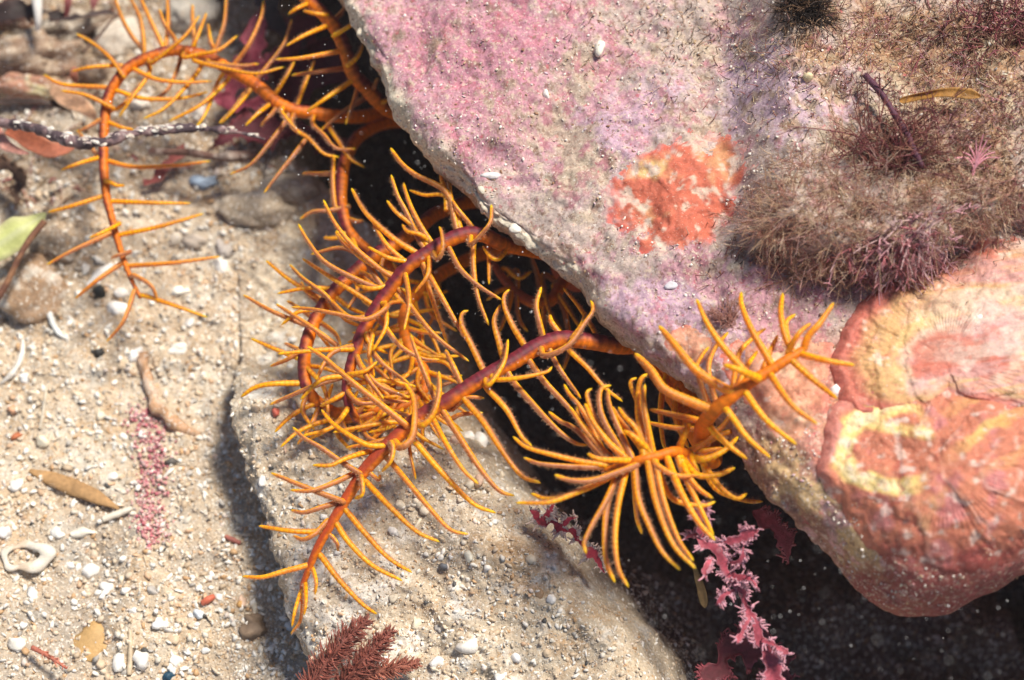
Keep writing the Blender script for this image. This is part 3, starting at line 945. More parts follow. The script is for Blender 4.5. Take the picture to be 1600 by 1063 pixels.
# arm curling down behind, left side of the star
arm([(905, 415, 1.2), (850, 350, .9), (760, 315, 1.2), (690, 330, 1.8), (655, 355, 2.2), (619, 381, 2.4), (584, 401, 2.5), (553, 427, 2.5), (523, 454, 2.5), (502, 483, 2.5), (487, 513, 2.45), (477, 546, 2.4), (475, 580, 2.3), (478, 600, 2.25), (485, 617, 2.2), (498, 630, 2.1), (520, 644, 2.0), (545, 652, 1.9), (580, 650, 1.8), (615, 632, 1.7), (640, 600, 1.6)],
    [12, 12, 12, 12, 12, 12, 11, 11, 10, 9, 7],
    [(415, 407, 452, 437, 502, 468), (452, 413, 472, 434, 507, 460, 523, 482, {'b': .2, 'm': .7}), (380, 461, 426, 487, 482, 510, {'m': .6}), (431, 475, 462, 495, 492, 515, 528, 541, {'b': .2}), (392, 529, 431, 546, 469, 561, {'m': .6}), (444, 536, 469, 548, 480, 556),
     (376, 621, 398, 606, 426, 600, 468, 599, {'m': .3, 'r': 5.8}), (429, 676, 449, 655, 475, 638, 498, 629), (438, 699, 464, 676, 492, 663, 517, 655), (464, 695, 482, 672, 500, 633), (573, 492, 548, 482, 528, 467), (533, 541, 525, 523, 507, 508), (590, 440, 575, 430, 560, 424, {'m': .2}),
     (620, 470, 590, 450, 560, 430, {'m': .2}), (475, 690, 505, 675, 540, 655), (600, 700, 585, 680, 560, 655), (560, 610, 548, 630, 530, 648), (520, 600, 512, 620, 505, 634), (640, 690, 620, 670, 590, 648), (575, 600, 583, 625, 585, 648), (660, 650, 640, 640, 612, 632), (600, 560, 612, 590, 618, 625), (545, 690, 540, 672, 530, 650), (495, 470, 478, 455, 470, 440, {'b': -.2}), (533, 585, 505, 575, 480, 572, {'b': -.2}), (448, 470, 465, 480, 492, 500, {'b': -.3})],
    flame=(0.85, -0.35, 0.0), fbias=0.05, prad=4.8, extra=16)

# inner curled arm seen through the others
arm([(905, 415, 1.2), (840, 385, .5), (760, 395, .7), (695, 425, 1.2), (650, 460, 1.6), (630, 500, 1.8), (640, 545, 1.9), (665, 585, 1.9), (655, 620, 1.9), (615, 640, 1.9), (570, 640, 1.9)],
    [12, 12, 12, 11, 11, 10, 9, 8, 6],
    [(565, 470, 600, 490, 630, 495), (550, 520, 590, 520, 630, 515), (545, 555, 590, 545, 636, 535), (550, 590, 600, 570, 645, 556), (565, 620, 610, 600, 655, 575), (540, 600, 590, 612, 655, 612), (520, 690, 560, 668, 610, 642), (500, 668, 540, 660, 590, 642), (700, 640, 680, 625, 658, 615), (735, 650, 700, 625, 665, 595), (720, 600, 695, 590, 664, 580),
     (700, 560, 675, 558, 645, 550), (690, 520, 665, 520, 634, 512), (690, 480, 668, 485, 634, 492), (560, 700, 585, 680, 620, 640), (620, 710, 630, 680, 640, 632), (660, 700, 660, 665, 652, 625), (590, 590, 620, 600, 655, 608), (720, 670, 690, 650, 655, 622), (600, 440, 622, 465, 638, 480), (700, 455, 680, 460, 655, 458), (690, 690, 672, 660, 655, 625), (530, 620, 560, 630, 590, 640), (480, 652, 530, 640, 575, 640)],
    flame=(0.3, -0.6, 0.5), purple=0.35, prad=4.6, mauve=0.2, extra=34)

# upper front arm
arm([(905, 415, 1.4), (850, 395, 2.6), (787, 382, 3.35), (758, 368, 3.6), (728, 366, 3.7), (698, 377, 3.7), (671, 394, 3.65), (639, 414, 3.6), (622, 435, 3.5), (604, 458, 3.4), (586, 485, 3.3), (569, 513, 3.2), (556, 546, 3.1), (547, 575, 3.0), (541, 603, 2.9), (543, 627, 2.8), (551, 645, 2.7), (560, 662, 2.6)],
    [12, 12.5, 12.5, 12, 12, 12, 11.5, 11, 10, 7.5, 6],
    [(714, 360, 707, 328, 702, 289, 707, 251, {'r': 6}), (698, 330, 697, 305, 690, 279, 690, 264, {'r': 5.6}), (738, 356, 716, 328, 706, 312), (610, 231, 627, 255, 649, 273, 678, 287, 696, 300, 712, 335, {'r': 6.5, 'm': .3}), (639, 297, 663, 305, 696, 307, 712, 345, {'m': .6}),
     (676, 382, 659, 356, 643, 325, 633, 297, 631, 285), (611, 273, 621, 305, 635, 332, 655, 375), (604, 313, 619, 332, 639, 348, 655, 365, {'m': .6}), (628, 350, 637, 362, 655, 366, 672, 378, {'m': .6}), (655, 398, 619, 376, 584, 346, 566, 325, 549, 294, {'m': .8, 'r': 6}),
     (637, 413, 605, 384, 582, 348), (617, 432, 566, 404, 540, 378, 525, 360), (599, 454, 551, 434, 507, 409, 482, 378, 466, 350), (581, 475, 538, 447, 502, 424, 472, 404), (604, 480, 573, 499, 528, 491, 492, 484, 455, 480, {'b': .28, 'm': .6}),
     (548, 546, 502, 547, 434, 553, {'b': .1}), (545, 610, 520, 625, 500, 635), (539, 588, 492, 603, 455, 618, 421, 633), (505, 312, 520, 343, 539, 370, 563, 395, 600, 425, 620, 436), (524, 362, 540, 384, 566, 402, 600, 452),
     (740, 378, 740, 418, 747, 465, 764, 509), (703, 391, 720, 421, 750, 448, 784, 469, {'m': .7}), (664, 418, 689, 462, 720, 516, 750, 557), (625, 455, 655, 496, 686, 530, 733, 565), (593, 499, 625, 540, 660, 560, 690, 562), (581, 523, 577, 553, 585, 590), (754, 384, 767, 402, 780, 404, 791, 389), (764, 384, 764, 410, 764, 445, {'b': -.3}),
     (736, 382, 756, 362, 767, 344, 768, 317, {'b': .3, 'm': .9}), (684, 405, 692, 388, 690, 364, 686, 354, {'b': .3, 'm': .6}), (660, 412, 676, 470, 700, 540, {'b': -.3}), (570, 535, 600, 570, 640, 600), (556, 560, 590, 600, 640, 622), (500, 568, 520, 572, 545, 590), (548, 585, 570, 580, 590, 565, {'b': .2, 'm': .6}), (545, 628, 580, 625, 640, 628), (548, 600, 600, 595, 650, 604)], extra=12)

# the long front arm
arm([(905, 415, 1.6), (960, 470, 2.2), (1000, 530, 2.7), (974, 541, 3.3), (925, 534, 3.6), (878, 530, 3.75), (842, 541, 3.8), (802, 565, 3.8), (763, 586, 3.8), (730, 606, 3.75), (700, 626, 3.7), (663, 647, 3.6), (628, 675, 3.5), (592, 711, 3.35), (569, 736, 3.2), (551, 764, 3.05), (523, 809, 2.85), (496, 857, 2.6), (478, 901, 2.3), (470, 924, 2.1)],
    [13, 13, 13, 13, 13, 13, 13, 12, 11.5, 11, 10, 8, 6.5, 4],
    [(889, 546, 918, 575, 944, 605, 973, 628, {'m': .8}), (862, 554, 878, 582, 908, 623, {'m': .8}), (829, 567, 852, 598, 883, 631, 913, 666, 928, 686, {'m': .9, 'r': 6}), (800, 594, 832, 631, 870, 671, 898, 692, 918, 696, {'m': .9, 'r': 6}), (764, 610, 792, 641, 815, 682, 832, 699, {'m': .8, 'r': 6}),
     (730, 629, 755, 659, 787, 708, 816, 744, 845, 755, {'m': .7, 'r': 6}), (693, 644, 718, 683, 750, 732, 779, 766, 804, 775, {'r': 6}), (677, 656, 701, 700, 726, 737, 748, 757, {'m': .1}), (645, 686, 689, 737, 738, 786, 775, 802, {'r': 5.8, 'm': .2}), (613, 725, 640, 757, 677, 801, 704, 828, 732, 835, {'m': .2}),
     (573, 754, 607, 790, 650, 830, 687, 847, {'m': .1}), (541, 798, 570, 833, 607, 872, 644, 895, {'m': .3}), (525, 817, 544, 846, 581, 883, 629, 908, {'m': .3}), (500, 867, 528, 904, 565, 943, 589, 960, {'m': .2}), (488, 888, 494, 909, 492, 930, {'r': 4}), (470, 925, 461, 954, 456, 980, {'r': 3.8, 'm': 0}), (477, 910, 478, 941, 475, 962, {'r': 4, 'm': 0}), (473, 918, 470, 967, 454, 991, {'r': 3.8, 'm': .3}),
     (850, 533, 842, 501, 838, 476, 846, 448, {'m': .6, 'r': 6}), (875, 523, 862, 504, 859, 492, {'r': 6}), (852, 556, 888, 540, 913, 506, 926, 486, 923, 467, {'b': .32, 'm': .9, 'r': 6}), (915, 488, 908, 509, 893, 530, {'b': .2}), (819, 539, 802, 511, 789, 481, 788, 463, 796, 452, {'r': 6, 'm': .6}), (786, 557, 779, 532, 772, 501, 782, 476, {'r': 6}),
     (756, 580, 738, 542, 722, 509, 722, 491, 732, 485, {'r': 6, 'm': .7}), (723, 605, 708, 572, 696, 546, {'r': 5.8}), (679, 621, 665, 587, 649, 546, 642, 523), (633, 663, 596, 633, 558, 603, 535, 584, 509, 561, 480, 541, {'b': .15, 'r': 6}), (598, 697, 573, 695, 539, 676, 517, 659, 502, 640, {'b': .1, 'm': 0}), (562, 740, 532, 721, 502, 700, 475, 684, 457, 667, {'b': .1}),
     (577, 706, 539, 717, 517, 727, 488, 727), (533, 783, 491, 767, 423, 739, {'b': .12}), (552, 741, 523, 754, 486, 767, 453, 766), (531, 785, 502, 793, 475, 801, 454, 797), (506, 831, 457, 830, 404, 822, {'m': .4}), (512, 814, 491, 835, 473, 843, 458, 837), (483, 883, 444, 893, 410, 902, 378, 901, {'m': .1}),
     (626, 699, 643, 685, 648, 655, 646, 621, 633, 600, {'b': .35, 'm': .7, 'r': 7}), (659, 665, 676, 648, 686, 614, 686, 580, {'b': .35, 'm': .9, 'r': 6.5}), (596, 738, 609, 723, 614, 706, 612, 693, {'b': .3, 'm': .9}), (554, 780, 566, 772, 565, 748, {'b': .25, 'm': .6}), (636, 680, 643, 719, 650, 750, {'b': -.3, 'm': .8, 'r': 4}),
     (764, 601, 787, 567, 794, 530, {'b': .28, 'm': .9}), (774, 593, 809, 591, 852, 582, 863, 573, {'b': .2}), (650, 660, 610, 660, 560, 668, 520, 676, {'b': -.3}), (640, 672, 590, 690, 540, 700, {'b': -.35}), (610, 640, 640, 650, 655, 655, {'b': -.3}), (700, 655, 720, 648, 755, 645, {'b': -.3}), (705, 640, 730, 622, 757, 622, {'b': -.2}), (518, 838, 527, 850, 528, 862, {'r': 4}), (585, 745, 592, 750, 594, 742, {'r': 4}), (930, 520, 905, 480, 880, 450, {'b': -.3, 'm': 1})],
    redtip=0.85)

# curled tip bundle in front of the hollow
arm([(905, 415, 1.6), (1000, 520, 2.2), (1090, 640, 2.9), (1118, 718, 3.5), (1085, 712, 4.1), (1055, 706, 4.5), (1030, 712, 4.6), (1000, 719, 4.6), (968, 729, 4.4), (940, 736, 4.2)],
    [14, 14, 14, 13, 12, 11, 9, 7, 5],
    [(917, 709, 939, 718, 986, 720, {'m': .3, 'r': 6.5}), (818, 715, 845, 725, 902, 730, 945, 731, {'m': .7, 'r': 5.6}), (801, 682, 823, 699, 860, 710, 911, 722, 950, 728, {'m': .9}), (866, 742, 887, 750, 920, 752, 960, 740, 996, 726, {'m': .6, 'r': 6}), (806, 786, 856, 785, 895, 772, 940, 752, 978, 732, {'m': .7, 'r': 6}), (829, 771, 856, 779, 900, 770, 945, 748, {'m': .8}), (866, 742, 895, 751, 934, 749, 960, 738, {'m': .4}),
     (890, 635, 909, 665, 934, 695, 962, 722, {'m': .6}), (902, 635, 905, 654, 930, 692, 965, 724, {'m': .7}), (914, 630, 926, 658, 951, 692, 980, 718, {'m': .1, 'r': 6.5}), (925, 607, 917, 616, 926, 645, 939, 673, 968, 712, {'m': .6, 'r': 6}), (955, 602, 939, 609, 937, 635, 947, 665, 975, 712, {'m': .9, 'r': 6.5}), (951, 607, 951, 626, 960, 654, 985, 710, {'m': .9, 'r': 6}), (966, 636, 977, 652, 992, 668, 1010, 705, {'m': .3}), (956, 635, 973, 662, 1005, 705, {'m': .6}),
     (973, 673, 990, 682, 1015, 705, {'m': .4, 'r': 7}), (857, 643, 875, 658, 902, 673, 945, 720, {'m': .4, 'b': -.2}), (881, 600, 890, 616, 909, 640, 940, 700, {'m': .3, 'b': -.4}),
     (916, 866, 913, 848, 926, 819, 947, 782, 966, 738, {'m': .6}), (961, 911, 947, 877, 945, 835, 950, 782, 968, 735, {'m': .8, 'r': 6.3}), (982, 918, 966, 887, 961, 840, 966, 788, 978, 735, {'m': .2, 'r': 6}), (1063, 891, 1034, 861, 1013, 819, 997, 777, 992, 728, {'m': .5, 'r': 6}), (1087, 889, 1052, 851, 1026, 788, 1012, 722, {'m': .4, 'r': 6}), (1084, 877, 1060, 843, 1037, 782, 1024, 720, {'m': .2, 'r': 6}),
     (1118, 845, 1092, 817, 1063, 767, 1042, 715, {'m': 0, 'r': 6.5}), (1115, 838, 1092, 790, 1071, 746, 1058, 710, {'m': 0, 'r': 6}), (1114, 779, 1092, 764, 1073, 740, 1062, 712, {'m': 0, 'r': 6.5}), (1168, 771, 1150, 779, 1123, 759, 1095, 718, {'m': .1, 'r': 6}), (1118, 784, 1097, 790, 1052, 780, 1030, 740, {'m': .4, 'b': -.3}), (1192, 784, 1163, 782, 1120, 765, 1100, 730, {'m': .6, 'b': -.4}), (1003, 835, 995, 809, 992, 770, 990, 735, {'m': 1, 'b': -.6}),
     (1012, 584, 1000, 596, 997, 635, 1001, 673, 1006, 712, {'m': 0, 'r': 7}), (1008, 600, 1006, 622, 1010, 654, 1020, 708, {'m': .3, 'r': 6}), (1045, 579, 1035, 613, 1032, 650, 1036, 690, 1042, 706, {'m': .1, 'r': 6}), (1067, 596, 1059, 613, 1054, 635, 1059, 665, 1076, 700, {'m': 0, 'r': 7}), (1146, 639, 1130, 665, 1093, 697, 1075, 706, {'m': .1, 'r': 6}), (1174, 652, 1149, 671, 1121, 682, 1080, 706, {'m': 0, 'r': 6}), (1154, 682, 1130, 705, 1098, 718, 1075, 712, {'m': 0, 'r': 6.5}),
     (1149, 731, 1121, 742, 1089, 742, 1068, 716, {'m': 0, 'r': 6.5}), (1078, 660, 1070, 678, 1062, 700, {'m': 0, 'r': 7}), (1093, 739, 1083, 722, 1078, 705, {'m': 0, 'r': 6}), (1093, 742, 1060, 744, 1030, 730, 1020, 718, {'m': .2}), (995, 590, 985, 600, 1000, 640, 1012, 700, {'m': .2, 'b': -.2, 'r': 6}), (1130, 700, 1100, 705, 1082, 706, {'m': 0})],
    flame=(0, -0.3, 1), purple=0.05, prad=5.8, mauve=0.3)

# arm tip lying up over the boulder
arm([(905, 415, 1.6), (1000, 540, 2.0), (1070, 640, 2.6), (1095, 690, 3.6), (1098, 668, 4.6), (1113, 645, 5.2), (1140, 622, 5.5), (1168, 600, 5.6), (1190, 587, 5.65), (1210, 575, 5.7), (1230, 562, 5.75), (1247, 552, 5.75), (1258, 544, 5.75)],
    [16, 17, 18, 18, 17, 14, 11, 9, 6],
    [(1029, 509, 1053, 537, 1082, 573, 1112, 596, 1150, 616, {'r': 9, 'm': .1}), (1088, 467, 1105, 505, 1130, 542, 1157, 573, 1175, 595, {'r': 6.5, 'm': .15}), (1158, 456, 1159, 478, 1175, 517, 1197, 555, 1208, 575, {'r': 7, 'm': 0}), (1223, 458, 1220, 490, 1227, 526, 1239, 551, {'r': 6.5, 'm': 0}), (1303, 473, 1281, 505, 1263, 526, 1256, 546, {'r': 6.5, 'm': .2}), (1267, 505, 1247, 523, 1231, 553, {'m': 0}),
     (1336, 571, 1292, 564, 1249, 553, {'r': 6.5, 'm': 0}), (1308, 623, 1276, 598, 1236, 562, {'r': 6.5, 'm': 0}), (1277, 663, 1236, 632, 1200, 580, {'r': 6.3, 'm': 0}), (1245, 695, 1206, 665, 1183, 639, 1160, 605, {'r': 6.3, 'm': .1}), (1204, 716, 1168, 684, 1146, 654, 1130, 633, {'r': 6, 'm': .1}), (1168, 718, 1142, 699, 1117, 677, 1104, 660, {'r': 6, 'm': .1}),
     (1243, 491, 1229, 503, 1230, 525, 1236, 552, {'b': -.2, 'm': 0}), (1197, 513, 1177, 528, 1154, 555, 1145, 612, {'b': -.3, 'm': .1}), (1138, 519, 1116, 546, 1107, 580, 1120, 632, {'b': -.3, 'm': .4}), (1108, 542, 1096, 557, 1089, 580, 1110, 640, {'b': -.3, 'm': .4}), (1215, 524, 1204, 548, 1190, 584, {'b': -.2, 'm': 0}), (1184, 548, 1166, 575, 1150, 612, {'b': -.2, 'm': .1}), (1130, 570, 1154, 578, 1182, 590, {'b': .2, 'm': 0, 'r': 8}),
     (992, 552, 1018, 579, 1036, 606, 1065, 622, 1112, 640, {'r': 9, 'm': .2}), (1015, 640, 1060, 650, 1102, 660, {'r': 7, 'm': .2, 'b': -.3}), (1085, 620, 1083, 580, 1084, 560, {'b': -.4, 'm': .6, 'join': 0}), (1010, 660, 1050, 668, 1098, 672, {'r': 6, 'b': -.3})],
    flame=(0.2, -0.3, 0.9), purple=0.0, prad=5.6)

# deep arms inside the hollow
arm([(905, 415, 1.2), (880, 440, 1.6), (860, 470, 1.7), (825, 470, 1.7), (790, 440, 1.6), (770, 410, 1.5)], [12, 11, 10, 8, 6],
    [(831, 424, 811, 435, 790, 420), (808, 424, 808, 470, 812, 500, 825, 519), (865, 448, 889, 485, 906, 513), (848, 431, 858, 485, 879, 519), (780, 520, 795, 480, 800, 450), (845, 560, 850, 520, 850, 470), (830, 400, 840, 430, 845, 468), (760, 470, 780, 455, 800, 450), (880, 580, 890, 540, 880, 480)], mauve=1.0, purple=.7)

# ------------------------------------------------------------------ seaweeds
def strands(bag, paths, r0, r1, cols, k=3, n=6):
    for pts, col in zip(paths, cols):
        c3, s3 = spline(pts, n=n)
        v, f, _, _ = tube(c3, np.linspace(r0, r1, n), k, caps=False)
        bag.add(v, f, col)


def tuft(name, label, cat, px, py, n, length, dirs, cols, spread=0.5, r=(0.010, 0.004), rootw=40, branch=2, droop=0.3, roots=None):
    bag = Bag()
    for i in range(n):
        if roots:
            px, py = random.choice(roots)
        x, y = px + random.gauss(0, rootw), py + random.gauss(0, rootw * 0.55)
        p, nm = hit(x, y, (BV_b,))
        d = np.array(random.choice(dirs), float)
        d = d[0] * RIGHT + d[1] * UP * 0.8 + nm * random.uniform(0.02, 0.55)
        d += spread * rng.normal(size=3)
        d /= np.linalg.norm(d)
        L = random.uniform(0.4, 1.0) * length
        bend = 0.35 * rng.normal(size=3) - np.array([0, droop * 0.5, droop * 0.2])
        pts = np.array([p - nm * 0.02 + d * L * t + bend * L * t * t for t in np.linspace(0, 1, 5)])
        c_ = np.array(random.choice(cols)) * random.uniform(0.75, 1.25)
        strands(bag, [pts], r[0], r[1], [c_])
        for _ in range(branch):
            t = random.uniform(0.3, 0.85)
            q = p + d * L * t + bend * L * t * t
            d2 = d + 0.7 * rng.normal(size=3)
            d2 /= np.linalg.norm(d2)
            l2 = L * random.uniform(0.2, 0.45)
            strands(bag, [np.array([q, q + d2 * l2 * 0.5, q + d2 * l2 + bend * 0.1 * l2])], r[0] * 0.8, r[1], [c_ * 1.1], n=4)
    o = bag.build(name, M_thread, None, smooth=True)
    return tag(o, label, cat)


BR = [(0.48, 0.31, 0.20), (0.60, 0.43, 0.29), (0.28, 0.14, 0.09), (0.68, 0.54, 0.40), (0.46, 0.22, 0.17), (0.60, 0.38, 0.34)]
PK = [(0.48, 0.22, 0.24), (0.55, 0.30, 0.34), (0.40, 0.14, 0.16), (0.60, 0.42, 0.42)]
tuft('seaweed_tuft', 'bushy brown thread-like seaweed tuft hanging over the boulder ledge', 'seaweed', 1325, 315, 2600, 0.56, [(-1, -.25), (-1, -.7), (-.8, .5), (-.3, .9), (-.5, -.9), (.3, -.8), (.6, .4), (.1, .9)], BR, rootw=20, r=(0.0068, 0.0035), spread=.55,
     roots=[(1185, 340), (1205, 395), (1225, 300), (1240, 420), (1262, 262), (1275, 350), (1290, 405), (1310, 300), (1318, 370), (1335, 225), (1345, 415), (1352, 330), (1370, 270), (1385, 385), (1400, 330), (1440, 300), (1470, 250), (1500, 310), (1530, 350), (1465, 350), (1415, 420), (1215, 360), (1250, 320), (1560, 300)])
tuft('wispy_seaweed', 'wispy reddish-brown seaweed standing above the brown tuft', 'seaweed', 1395, 240, 200, 1.1, [(-.2, 1), (.4, .8), (-.8, .5), (.8, .2)], [(0.24, 0.08, 0.07), (0.30, 0.14, 0.10), (0.18, 0.05, 0.06)], rootw=38, r=(0.014, 0.005))
tuft('coralline_tuft', 'pink branching coralline tuft right of the brown seaweed tuft', 'seaweed', 1425, 365, 420, 0.5, [(-.6, -.6), (-.2, -1), (.4, -.4), (-1, -.3), (-.5, -1)], PK, rootw=22, roots=[(1400, 380), (1440, 350), (1455, 390), (1415, 410), (1370, 400)], r=(0.020, 0.009), branch=3)
tuft('maroon_tuft', 'maroon seaweed tuft at the picture\'s upper right corner', 'seaweed', 1570, 40, 320, 0.6, [(-.6, .4), (0, -1), (-.5, -.7), (.5, .5)], [(0.22, 0.06, 0.07), (0.34, 0.12, 0.14), (0.16, 0.07, 0.05)], rootw=50, r=(0.017, 0.007))
tuft('mauve_turf', 'mauve-brown mossy seaweed spreading to the right edge of the boulder', 'seaweed', 1500, 220, 2000, 0.34, [(-1, -.3), (.6, -.8), (-.4, .9), (.8, .5), (-.2, -1)], PK + BR, rootw=38, r=(0.0075, 0.004), spread=.7,
     roots=[(1450, 180), (1490, 220), (1540, 190), (1580, 250), (1420, 120), (1350, 60), (1500, 110), (1560, 330), (1590, 150), (1300, 90), (1380, 40), (1480, 60), (1540, 20)])
tuft('dark_tuft', 'small blackish seaweed tuft near the top edge of the boulder', 'seaweed', 1255, 14, 420, 0.55, [(-.6, .4), (0, -1), (.5, -.7), (.5, .5)], [(0.03, 0.022, 0.02), (0.05, 0.035, 0.03), (0.12, 0.07, 0.05), (0.2, 0.12, 0.07)], rootw=14, r=(0.014, 0.006))
tuft('pale_fan_weed', 'sparse fine pinkish seaweed fan beside the coral-red crust', 'seaweed', 1140, 508, 60, 0.55, [(-.4, 1), (.2, .8), (-.8, .5), (-.1, .9)], [(0.50, 0.30, 0.26), (0.42, 0.22, 0.18)], rootw=7, r=(0.010, 0.004), spread=.25)

tb = Bag()
for i in range(11000):
    x, y = random.uniform(860, 1680), random.uniform(-60, 480)
    wgt = math.exp(-((x - 1450) / 230) ** 2 - ((y - 60) / 110) ** 2) + math.exp(-((x - 1560) / 110) ** 2 - ((y - 260) / 150) ** 2) + 0.5 * math.exp(-((x - 1240) / 110) ** 2 - ((y - 400) / 60) ** 2) + 0.22 * math.exp(-((x - 1050) / 160) ** 2 - ((y - 60) / 80) ** 2) + .3 * math.exp(-((x - 1350) / 90) ** 2 - ((y - 450) / 30) ** 2)
    if random.random() > wgt:
        continue
    p, nm = hit(x, y, (BV_b,))
    if p[2] < 1:
        continue
    d = nm + 0.8 * rng.normal(size=3)
    d /= np.linalg.norm(d)
    L = random.uniform(0.06, 0.24)
    bend = 0.5 * rng.normal(size=3)
    cc = np.array(random.choice(BR + [(0.45, 0.36, 0.22), (0.50, 0.42, 0.30), (0.34, 0.13, 0.12), (0.10, 0.05, 0.035), (0.13, 0.07, 0.05)])) * random.uniform(.7, 1.3)
    strands(tb, [np.array([p, p + d * L * .5 + bend * L * .12, p + d * L + bend * L * .5])], 0.011, 0.005, [cc], n=4)
o = tb.build('algal_turf', M_thread)
o['kind'] = 'stuff'
o['label'] = 'short brown algal turf growing over the top of the boulder'


def ribbon(path, width, lobes, thick=0.025, step=0.03, seed=1, cross=7, curl=0.15, up=None):
    """flat frond with lobed, toothed edges and real thickness; path in pixels with heights"""
    c3, s3 = spline(PA(path), step=step)
    L = s3[-1]
    t = np.gradient(c3, axis=0)
    t /= np.linalg.norm(t, axis=1)[:, None]
    up = np.array([0, -.35, .93]) if up is None else np.array(up, float)
    sd = np.cross(t, up)
    sd /= np.linalg.norm(sd, axis=1)[:, None]
    nn = np.cross(sd, t)
    wl = np.interp(s3 / L, np.linspace(0, 1, len(width)), width) / 86.0
    u = s3 * lobes
    z0 = np.zeros_like(u)
    wa = wl * np.clip(0.62 + 0.5 * vnoise(np.c_[u, z0, z0], seed) + 0.25 * vnoise(np.c_[u * 3.1, z0, z0], seed + 1), .12, 1.3)
    wb = wl * np.clip(0.62 + 0.5 * vnoise(np.c_[u, z0, z0], seed + 2) + 0.25 * vnoise(np.c_[u * 3.1, z0, z0], seed + 3), .12, 1.3)
    endf = np.sqrt(np.clip((L - s3) / (0.12 * L), 0.03, 1)) * np.sqrt(np.clip(s3 / (0.05 * L), 0.2, 1))
    cr = np.linspace(-1, 1, cross)
    rows_t, rows_b = [], []
    for q in cr:
        wd = np.where(q < 0, wa, wb) * endf * q
        h = curl * np.abs(q) ** 2 * wl + 0.12 * wl * vnoise(np.c_[s3 * 2.2, np.full_like(s3, q * 1.4), z0], seed + 5)
        cen = c3 + sd * wd[:, None] + nn * h[:, None]
        th = thick * (1 - 0.6 * abs(q) ** 3)
        rows_t.append(cen + nn * th * 0.5)
        rows_b.append(cen - nn * th * 0.5)
    n = len(c3)
    loop = rows_t + rows_b[::-1]
    V = np.stack(loop, 1).reshape(-1, 3)
    F = [tuple(x) for x in grid_faces(n, 2 * cross, True)]
    F.append(tuple(range(2 * cross))[::-1])
    F.append(tuple((n - 1) * 2 * cross + i for i in range(2 * cross)))
    q = np.tile(np.r_[np.abs(cr), np.abs(cr[::-1])], n)
    return V, F, q, np.repeat(s3 / L, 2 * cross)


def frond(name, label, cat, path, width, lobes, col, edge, side=None, seed=1, thick=0.03, mat=None, curl=.15, mid=None, frill=0):
    bag = Bag()
    V, F, q, u = ribbon(path, width, lobes, thick, seed=seed, curl=curl)
    n = fbm(V, 4, 3, seed)
    c = np.tile(np.array(col, float), (len(V), 1)) * (1 + 0.3 * n)[:, None]
    c = mixc(c, edge, 0.8 * sm((q - 0.62) * 2.6 + n * 0.5))
    if mid:
        c = mixc(c, mid, 0.8 * sm(1 - q * 4))
    bag.add(V, F, c)
    for (pp, ww) in (side or []):
        V, F, q, u = ribbon(pp, ww, lobes * 1.3, thick, seed=seed + int(pp[0][0]) % 37, curl=curl)
        n = fbm(V, 5, 3, seed + 3)
        c = np.tile(np.array(col, float), (len(V), 1)) * (1 + 0.3 * n)[:, None]
        bag.add(V, F, mixc(c, edge, 0.8 * sm((q - 0.62) * 2.6 + n * 0.5)))
    if frill:
        allv, allq = np.vstack(bag.v), None
        k = rng.integers(0, len(allv), frill)
        edge_v = []
        for V, c_ in zip(bag.v, bag.c):
            edge_v.append(V)
        E_ = np.vstack(edge_v)
        cen = np.vstack([np.repeat(V.reshape(-1, 14, 3).mean(1), 14, 0) for V in bag.v])
        out = E_ - cen
        ln = np.linalg.norm(out, axis=1)
        ok = np.where(ln > np.repeat([x.reshape(-1, 14, 3).std() * 0 for x in bag.v], [len(x) for x in bag.v]))[0]
        wmax = np.concatenate([np.repeat(np.linalg.norm((V - np.repeat(V.reshape(-1, 14, 3).mean(1), 14, 0)).reshape(-1, 14, 3), axis=2).max(1), 14) for V in bag.v])
        ok = np.where(ln > 0.92 * wmax)[0]
        for i in rng.choice(ok, min(frill, len(ok))):
            d = out[i] / (ln[i] + 1e-9) + 0.5 * rng.normal(size=3)
            d /= np.linalg.norm(d)
            l = rng.uniform(0.04, 0.12)
            p = E_[i] - d * 0.02
            strands(bag, [np.array([p, p + d * l * .5, p + d * l + 0.3 * l * rng.normal(size=3)])], .022, .012, [np.array(edge) * rng.uniform(.8, 1.2)], k=4, n=4)
    return tag(bag.build(name, mat or M_weed), label, cat)


# pink frilly seaweed in the mouth of the hollow
sd = [([(1120, 850, 3.6), (1150, 842, 3.8), (1185, 828, 4.0)], [8, 17, 22, 15]), ([(1100, 845, 3.6), (1090, 815, 3.8), (1102, 785, 4.0)], [6, 14, 17, 8]), ([(1115, 870, 3.5), (1100, 888, 3.6), (1104, 905, 3.6)], [6, 11, 12, 6]),
      ([(1140, 895, 3.4), (1172, 905, 3.6), (1184, 920, 3.7)], [6, 12, 11, 5]), ([(1150, 920, 3.3), (1132, 930, 3.3), (1120, 945, 3.2)], [5, 10, 10, 5]), ([(1172, 965, 3.2), (1160, 985, 3.2), (1152, 1005, 3.2)], [7, 14, 15, 7]), ([(1190, 1000, 3.0), (1215, 1010, 3.1), (1232, 1022, 3.1)], [5, 11, 14, 6]),
      ([(1100, 842, 3.6), (1085, 838, 3.5), (1070, 842, 3.4)], [5, 9, 8, 4]), ([(1140, 880, 3.5), (1158, 872, 3.7), (1162, 850, 3.8)], [4, 8, 8, 4])]
frond('frilly_seaweed', 'pink frilly-edged seaweed trailing below the curled arm tip', 'seaweed', [(1085, 838, 3.6), (1115, 862, 3.6), (1142, 900, 3.4), (1165, 945, 3.2), (1185, 990, 3.0), (1205, 1040, 2.8), (1215, 1100, 2.6)],
      [7, 12, 11, 13, 14, 18, 22], 5, (0.36, 0.065, 0.095), (0.54, 0.27, 0.33), [(p_, [w_ * .75 for w_ in ww_]) for p_, ww_ in sd], 11, frill=1100)
